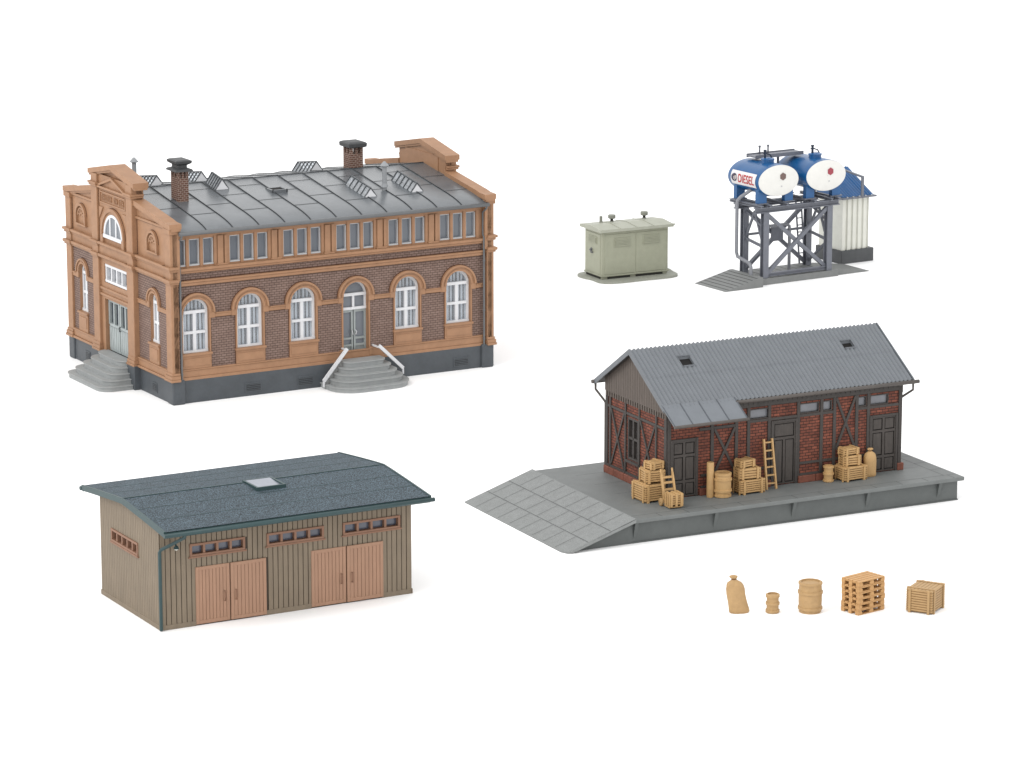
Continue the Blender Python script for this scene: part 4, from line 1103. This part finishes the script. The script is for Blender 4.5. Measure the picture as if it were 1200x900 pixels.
# ================================================================== D  transformer kiosk
def kiosk():
    L, W, H = 1.012, .49, .685
    t = thing('transformer_kiosk', 'small grey green transformer kiosk with louvres and mushroom vents on thin pad', 'kiosk', (1.205,6.20,0), math.radians(26.71))
    p = MB(); out = []
    for k in range(40):
        a = 2*PI*k/40; c, s = math.cos(a), math.sin(a)
        q = 5; rr = (abs(c)**q+abs(s)**q)**(-1/q)
        wob = 1+.03*math.sin(3*a+1)+.025*math.sin(5*a)
        out.append((L/2+.02+rr*c*(L/2+.13)*wob, W/2-.03+rr*s*(W/2+.17)*wob))
    p.prism(out, 0, .03, True); p.build('pad', M['kioskpad'], t)
    b = MB(); b.box(.0, L, .0, W, .062, H, .008); b.box(.012, L-.012, .012, W-.012, .028, .062)
    b.mat(1); 
    for a,c in ((.09,.43),(.52,.93)): b.box(a, c, -.001, .02, .031, .058)
    b.box(-.001, .02, .06, W-.04, .033, .058); b.mat(0)
    # door panels and corner posts
    for x0,x1 in ((.04,.505),(.515,.98)): b.box(x0, x1, -.006, .01, .09, H-.05, .004)
    b.box(-.006, .01, .04, W-.04, .09, H-.05, .004)
    b.box(-.01, L+.01, -.012, .0, .063, .085, .003); b.box(-.01, .002, -.012, W+.01, .063, .085, .003)
    b.build('cabinet', [M['kiosk'], M['slit']], t)
    def louvre(O, fr, a, c, z0, z1):
        m = MB().frame(O, **fr); m.box(a, c, z0, z1, -.004, .014, .003)
        n = 5
        for k in range(n):
            z = z0+.014+(z1-z0-.028)*k/n; h = (z1-z0-.028)/n
            m.prism([(a+.014,z),(c-.014,z),(c-.014,z+h*.7),(a+.014,z+h*.7)], .010, .022)
        m.build('louvre', M['kiosk'], t)
    louvre((0,0,0), FRONT, .178, .426, .455, .58); louvre((0,0,0), FRONT, .617, .868, .465, .59); louvre((0,0,0), LEFT, .13, .37, .49, .59)
    r = MB(); e = .055; z0 = H+.002
    r.frame((0,0,0),(0,1,0),(0,0,1),(1,0,0)); r.prism([(-e,z0-.012),(W+e,z0-.012),(W+e,z0+.026),(W/2,z0+.054),(-e,z0+.026)], -e, L+e); 
    for k in range(1,4): 
        x = L*k/4; r.prism([(-e,z0+.026),(W/2,z0+.054),(W+e,z0+.026),(W+e,z0+.032),(W/2,z0+.060),(-e,z0+.032)], x-.006, x+.006)
    r.frame(); r.tube([(L+e-.01,-e+.01,z0+.02),(L+e+.02,-e+.01,z0+.02)], .012, 8); roof = r.build('roof', M['kioskroof'], t)
    for x,y in ((.36,.40),(.875,.43)):
        v = MB(); zb = z0+.03; v.lathe((x,y,zb), [(.034,0),(.026,.02)], 14); v.mat(1); v.lathe((x,y,zb), [(.02,.018),(.02,.06)], 12); v.mat(0)
        v.lathe((x,y,zb+.055), [(.044,0),(.052,.008),(.052,.044),(.044,.052)], 18); v.build('mushroom_vent', [M['knob'], M['slit']], roof)
    v = MB(); v.tube([(.205,.42,z0+.02),(.205,.42,z0+.125)], .021, 12); v.build('vent_pipe', M['knob'], roof)
    h = MB().frame((0,0,0), **LEFT); h.tube([(.29,.40,-.005),(.29,.40,.03),(.25,.365,.03),(.25,.365,-.005)], .012, 8); h.lathe((.29,.40,.0), [(.028,0),(.024,.012)], 12); h.build('handle', M['gutter'], t)
kiosk()

# ================================================================== E  fuel tanks on a steel stand, pump shed
EL, EY = (3.356,5.992,0), math.radians(32.39)
def on_e(x, y, z=0):
    c, s = math.cos(EY), math.sin(EY); return (EL[0]+x*c-y*s, EL[1]+x*s+y*c, z)
def tank_stand():
    L, W, H = 1.13, .53, 1.045
    t = thing('tank_stand', 'blue grey cross braced steel tank stand on ribbed concrete ramp', 'steel stand', EL, EY)
    b = MB(); zc = .085; y0, y1 = -.03, W+.10
    b.frame((0,0,0),(1,0,0),(0,0,1),(0,-1,0))
    b.prism([(-.72,.004),(-.14,zc+.05),(-.10,zc+.05),(-.10,0),(-.70,0)], -y1+.06, -y0+.10)
    b.prism([(-.10,0),(L+.10,0),(L+.10,zc),(-.10,zc)], -y1, -y0)
    b.prism([(L+.10,0),(L+.66,0),(L+.66,.008),(L+.12,zc-.005),(L+.10,zc-.005)], -y1+.04, -y0-.04)
    b.frame()
    b.mat(1)
    for k in range(7):
        x = -.66+.078*k; z = .004+(zc+.046)*(x+.72)/.58+.002
        b.box(x, x+.008, y0-.09, y1-.07, z-.004, z+.002)
    for k in range(9):
        x = .02+.13*k; b.box(x, x+.008, y0+.02, y1-.02, zc-.002, zc+.0015)
    b.box(-.09, L+.09, W/2-.004, W/2+.004, zc-.002, zc+.0012)
    b.build('concrete_ramp', [M['concrete'], M['joint']], t)
    # posts (H sections)
    def hpost(x, y):
        m = MB(); a = .042
        m.box(x-a, x+a, y-a, y-a+.014, .0, H-.075); m.box(x-a, x+a, y+a-.014, y+a, .0, H-.075); m.box(x-.008, x+.008, y-a+.014, y+a-.014, 0, H-.075)
        return m
    for x,y in ((.036,.036),(L-.036,.036),(.036,W-.036),(L-.036,W-.036)): hpost(x, y).build('post', M['steel'], t)
    # beams
    def ibeam(m, a, c, h, w):
        ax = 0 if abs(c[0]-a[0]) > abs(c[1]-a[1]) else 1
        for z0,z1,ww in ((0,.012,w),(.012,h-.012,.014),(h-.012,h,w)):
            if ax == 0: m.box(a[0], c[0], a[1]-ww/2, a[1]+ww/2, a[2]+z0, a[2]+z1)
            else: m.box(a[0]-ww/2, a[0]+ww/2, a[1], c[1], a[2]+z0, a[2]+z1)
    for y in (.036, W-.036):
        m = MB(); ibeam(m, (-.13,y,H-.075), (L+.13,y,H-.075), .075, .075); m.build('beam', M['steel'], t)
    m = MB(); ibeam(m, (.075,.036,.10), (L-.075,.036,.10), .05, .05); m.build('beam', M['steel'], t)
    for x in (-.09, .06, .34, .80, 1.08, L+.07):
        m = MB(); ibeam(m, (x,-.06,H+.001), (x,W+.12,H+.001), .04, .045); m.build('cross_beam', M['steel'], t)
    # braces
    z0, z1 = .13, H-.09
    def brace(a, c, up, s=.034):
        m = MB(); m.bar(a, c, s, s*.8, up); m.build('brace', M['steel'], t)
    for y in (.03, W-.03):
        brace((.06,y,z0),(L-.06,y,z1),(0,1,0), .05); brace((.06,y+.018,z1),(L-.06,y+.018,z0),(0,1,0), .05)
    m = MB(); m.box(L/2-.10, L/2+.10, W-.062, W-.048, .47, .66); m.build('gusset_plate', M['steel'], t)
    m = MB(); m.bar((.04,W-.03,.60),(L-.04,W-.03,.60), .03); m.build('brace', M['steel'], t)
    for x in (.036, L-.036):
        brace((x,.06,.50),(x,W-.06,.56),(1,0,0)); brace((x,.06,.50),(x,W/2,z1),(1,0,0), .03); brace((x,W/2,z1),(x,W-.06,.56),(1,0,0), .03); brace((x,.06,.48),(x,W-.06,.14),(1,0,0), .028)
        brace((x,W-.06,z1-.02),(x,.06,.76),(1,0,0), .028)
    # filler pipes
    p = MB(); r = .024
    p.tube([(.06,.24,1.27),(-.06,.24,1.25),(-.13,.36,1.15),(-.15,.40,1.10),(-.155,.41,1.04),(-.155,.41,.40),(-.15,.39,.34),(-.13,.18,.29),(-.13,.13,.27),(-.13,.11,.23),(-.13,.11,.10)], r, 10)
    p.build('fuel_pipe', M['pipe'], t)
    p = MB(); p.tube([(.72,.40,zc),(.72,.40,.62),(.715,.40,.67),(.67,.40,.70),(.20,.40,.70)], r*.9, 10); p.build('fuel_pipe', M['pipe'], t)
    # ladder at the back
    l = MB()
    for x in (1.10,1.19): l.bar((x,W+.14,.05),(x-.16,W+.04,1.0), .018)
    for k in range(9): z = .12+k*.1; q = (z-.05)/.95; l.bar((1.10-.16*q,W+.14-.1*q,z),(1.19-.16*q,W+.14-.1*q,z), .013)
    l.build('ladder', M['steel'], t)
    # walkway over the tanks with its posts
    w = MB(); w.box(.13, .93, .40, .60, 1.645, 1.665); w.box(.13, .93, .395, .402, 1.63, 1.68); w.box(.13,.93,.598,.605,1.63,1.68)
    for x in (.58,): w.bar((x,.5,1.08),(x,.5,1.645), .026)
    for x in (.33,.47): w.tube([(x,.58,1.66),(x,.58,1.76)], .012, 8); w.lathe((x,.58,1.755), [(.018,0),(.018,.02)], 8)
    w.build('walkway', M['steel'], t)
    return t
M['pipe'] = plastic('grey_pipe', srgb(132,134,140,1.15), .4, .06, 16, .05, spec=.4)
tank_stand()

TA, TB = .335, .212
def text_mesh(s, size):
    cu = bpy.data.curves.new('t', 'FONT'); cu.body = s; cu.size = size; cu.align_x = 'LEFT'; cu.resolution_u = 3; cu.offset = size*.018
    ob = bpy.data.objects.new('t', cu); COL.objects.link(ob)
    bpy.context.view_layer.update()
    dg = bpy.context.evaluated_depsgraph_get(); me = bpy.data.meshes.new_from_object(ob.evaluated_get(dg))
    import bmesh
    bm = bmesh.new(); bm.from_mesh(me); bmesh.ops.triangulate(bm, faces=bm.faces)
    for _ in range(3): bmesh.ops.subdivide_edges(bm, edges=[e for e in bm.edges if e.calc_length() > .09], cuts=1); bmesh.ops.triangulate(bm, faces=bm.faces)
    bm.to_mesh(me); bm.free()
    V = [tuple(v.co) for v in me.vertices]; F = [list(p.vertices) for p in me.polygons]
    bpy.data.objects.remove(ob); bpy.data.curves.remove(cu); bpy.data.meshes.remove(me)
    return V, F
def tank(cx, sign, emblem, label):
    y0, y1 = -.03, .66; zc = 1.396-1.087
    t = thing('diesel_tank', label, 'tank', on_e(cx,0,1.087), EY, 'diesel tanks on the steel stand')
    m = MB(); seg = 48; rows = []
    for y,q in ((y0,.985),(y0+.012,1.0),(.1,1.0),(.3,1.0),(.5,1.0),(y1-.012,1.0),(y1,.985)):
        rows.append([(q*TA*math.cos(2*PI*j/seg), y, zc+q*TB*math.sin(2*PI*j/seg)) for j in range(seg)])
    m.grid(rows, True, True)
    rows = [[(q*TA*math.cos(2*PI*j/seg), y1+b, zc+q*TB*math.sin(2*PI*j/seg)) for j in range(seg)] for q,b in ((.985,0),(.8,.02),(.45,.035),(.02,.04))]
    m.grid(rows, True, True)
    m.build('tank_body', M['blue'], t)
    e = MB(); rows = [[(q*TA*math.cos(2*PI*j/seg), y0-b, zc+q*TB*math.sin(2*PI*j/seg)) for j in range(seg)] for q,b in ((.985,-.004),(.975,.006),(.9,.014),(.6,.026),(.3,.031),(.01,.033))]
    e.grid(rows, True, True); end = e.build('tank_end', M['tankend'], t)
    h = MB(); h.frame((.05,y0-.031,zc+.055),(1,0,0),(0,0,1),(0,-1,0))
    h.prism([(.052*math.cos(PI/6+k*PI/3), .052*math.sin(PI/6+k*PI/3)) for k in range(6)], 0, .006); h.build('emblem', M[emblem], end)
    h = MB(); h.frame((.03,y0-.032,zc-.075),(1,0,0),(0,0,1),(0,-1,0)); h.lathe((0,0,0), [(.011,0),(.009,.006)], 10); h.build('plug', M['lightgrey'], end)
    # domed hatch with valve and handle
    d = MB(); zt = zc+TB; yy = .22
    d.lathe((.0,yy,zt-.03), [(.085,0),(.085,.065),(.092,.067),(.092,.082),(.05,.094),(.0,.096)], 20, caps=False); d.build('hatch_dome', M['blue'], t)
    v = MB(); v.tube([(-.045,yy,zt+.05),(-.045,yy,zt+.165)], .016, 8); v.bar((-.075,yy,zt+.125),(-.015,yy,zt+.125), .014); v.lathe((-.045,yy,zt+.15), [(.022,0),(.022,.022)], 8)
    v.tube([(-.04,yy,zt+.125),(.04,yy,zt+.10),(.07,yy,zt+.055)], .009, 6); v.build('valve', M['navy'], t)
    # saddles
    for yy in (.06, .55):
        for s in (-1,1):
            q = MB().frame((0,yy,0),(1,0,0),(0,0,1),(0,-1,0))
            def low(x): return zc-TB*math.sqrt(max(0,1-(x/TA)**2))
            a, b = sorted((s*.15, s*.285))
            q.prism([(a,.012),(b,.012),(b,low(b)+.012),((a+b)/2,low((a+b)/2)+.012),(a,low(a)+.012)], -.035, .035); q.build('saddle', M['blue'], t)
            q = MB(); q.box(min(a,b)-.03, max(a,b)+.03, yy-.045, yy+.045, 0, .0125); q.build('saddle_foot', M['steel'], t)
    if sign:
        # sign bent round the left flank: s runs from the far end to the near end
        def wrap(sy, a, off): return (-(TA+off)*math.cos(a), sy, zc+(TB+off)*math.sin(a))
        ya, yb, a0, a1 = .585, .035, -.42, .46; n = 10
        q = MB(); q.grid([[wrap(ya+(yb-ya)*i/8, a0+(a1-a0)*j/n, .004) for j in range(n+1)] for i in range(9)]); sg = q.build('sign', M['decal'], t)
        V, F = text_mesh('DIESEL', 1.0); xs = [v[0] for v in V]; ys = [v[1] for v in V]; xa, xb, yl, yh = min(xs), max(xs), min(ys), max(ys)
        q = MB(); b0, b1 = a0+.17, a1-.17; t0, t1 = ya-.165, yb+.03
        base = len(q.v); q.v += [Vector(wrap(t0+(t1-t0)*(v[0]-xa)/(xb-xa), b0+(b1-b0)*(v[1]-yl)/(yh-yl), .0075)) for v in V]
        for f in F: q.f.append([base+i for i in f]); q.m.append(0); q.s.append(False)
        q.build('lettering', M['red'], sg)
        q = MB(); cy, ca, rr = ya-.08, (a0+a1)/2, .062
        q.face([wrap(cy+rr*math.cos(2*PI*k/20), ca+rr*1.28/.30*math.sin(2*PI*k/20)*.95, .0075) for k in range(20)]); q.mat(1)
        for k in range(3): 
            u = -.028+.022*k; q.face([wrap(cy+u, ca-.16, .0095), wrap(cy+u+.011, ca-.16, .0095), wrap(cy+u+.011, ca+.16, .0095), wrap(cy+u, ca+.16, .0095)])
        q.build('emblem', [M['darkblue'], M['emblem']], sg)
    return t
M['navy'] = plastic('navy_valve', srgb(24,42,64,KV), .4, .1, 20, 0)
tank(.20, True, 'emblem', 'blue diesel tank carrying the red lettered white DIESEL sign')
tank(.99, False, 'emblemred', 'blue tank beside the white pump shed, white end with red hexagon')

def pump_shed():
    t = thing('pump_shed', 'white ribbed pump shed with steep blue corrugated roof behind the tank stand', 'shed', on_e(1.79,.624), EY)
    w, d, zb, h = .45, .53, .185, .905
    b = MB(); b.box(-.03, .53, -.03, d+.03, 0, zb, .006)
    b.mat(1)
    b.build('foundation', [M['darkbase'], M['black']], t)
    c = MB(); pts = []; p = .082
    n = int(w/p)
    for k in range(n):
        a = w*k/n; q = w/n
        pts += [(a,.0),(a+q*.55,.0),(a+q*.65,.022),(a+q*.9,.022)]
    pts.append((w,0))
    c.prism(pts+[(w,d),(0,d)], zb, h)
    # gable triangles
    c.build('cladding', M['ribbed'], t)
    r = MB(); rise = .31; x0, x1 = -.03, .495
    e = MB(); e.box(-.06, .53, -.075, d+.05, h, h+.022, .003); e.build('eaves_plate', M['steel'], t)
    y0, y1 = -.045, d+.02; z0 = h+.024; nn = 11; sub = 6; rows = []
    for y,z in ((y0,z0),(y1,z0+rise)):
        rows.append([(x0+(x1-x0)*k/(nn*sub), y, z+.009*math.sin(2*PI*k/sub)) for k in range(nn*sub+1)])
    r.grid(rows, True)
    for x in (x0,x1): r.face([(x,y0,z0),(x,y1,z0),(x,y1,z0+rise)])
    r.face([(x0,y1,z0),(x1,y1,z0),(x1,y1,z0+rise),(x0,y1,z0+rise)])
    roof = r.build('roof', M['blue'], t)
    s = MB(); xs = .29; s.box(xs-.02, xs+.02, -.065, -.045, h+.022, h+.30); s.bar((xs,-.055,h+.29),(xs,.36,h+.325), .036, .024)
    s.build('bracket_post', M['steel'], t)
    q = MB()
    for k in range(5): q.lathe((.03+.105*k,-.06,h+.022), [(.014,0),(.01,.012)], 8)
    q.build('bolt', M['lightgrey'], t)
M['darkbase'] = plastic('dark_concrete', srgb(86,88,90,KV), .6, .1, 12, .2)
pump_shed()

# ------------------------------------------------------------------ camera
cam = bpy.data.cameras.new('camera'); co = bpy.data.objects.new('camera', cam); COL.objects.link(co)
cam.sensor_width = 36; cam.lens = 126; cam.clip_end = 500
co.location = (0,-40.964,9.269); co.rotation_euler = (math.radians(90-12.75),0,0)
sc.camera = co

# ------------------------------------------------------------------ light: white light tent with one large soft box
w = bpy.data.worlds.new('World'); sc.world = w; w.use_nodes = True
bg = w.node_tree.nodes['Background']; bg.inputs['Color'].default_value = (1,1,1,1); bg.inputs['Strength'].default_value = 1.47
def area(name, loc, target, size, power, col=(1,1,1)):
    l = bpy.data.lights.new(name, 'AREA'); l.shape = 'DISK'; l.size = size; l.energy = power; l.color = col
    o = bpy.data.objects.new(name, l); COL.objects.link(o); o.location = loc
    o.rotation_euler = (Vector(target)-Vector(loc)).to_track_quat('-Z','Y').to_euler()
area('softbox', (-26,-30,34), (0,-2,0), 22, 9000, (1,.985,.96))
sc.view_settings.view_transform = 'Standard'; sc.view_settings.look = 'None'
sc.view_settings.exposure = 0; sc.view_settings.gamma = 1
sc.cycles.max_bounces = 8
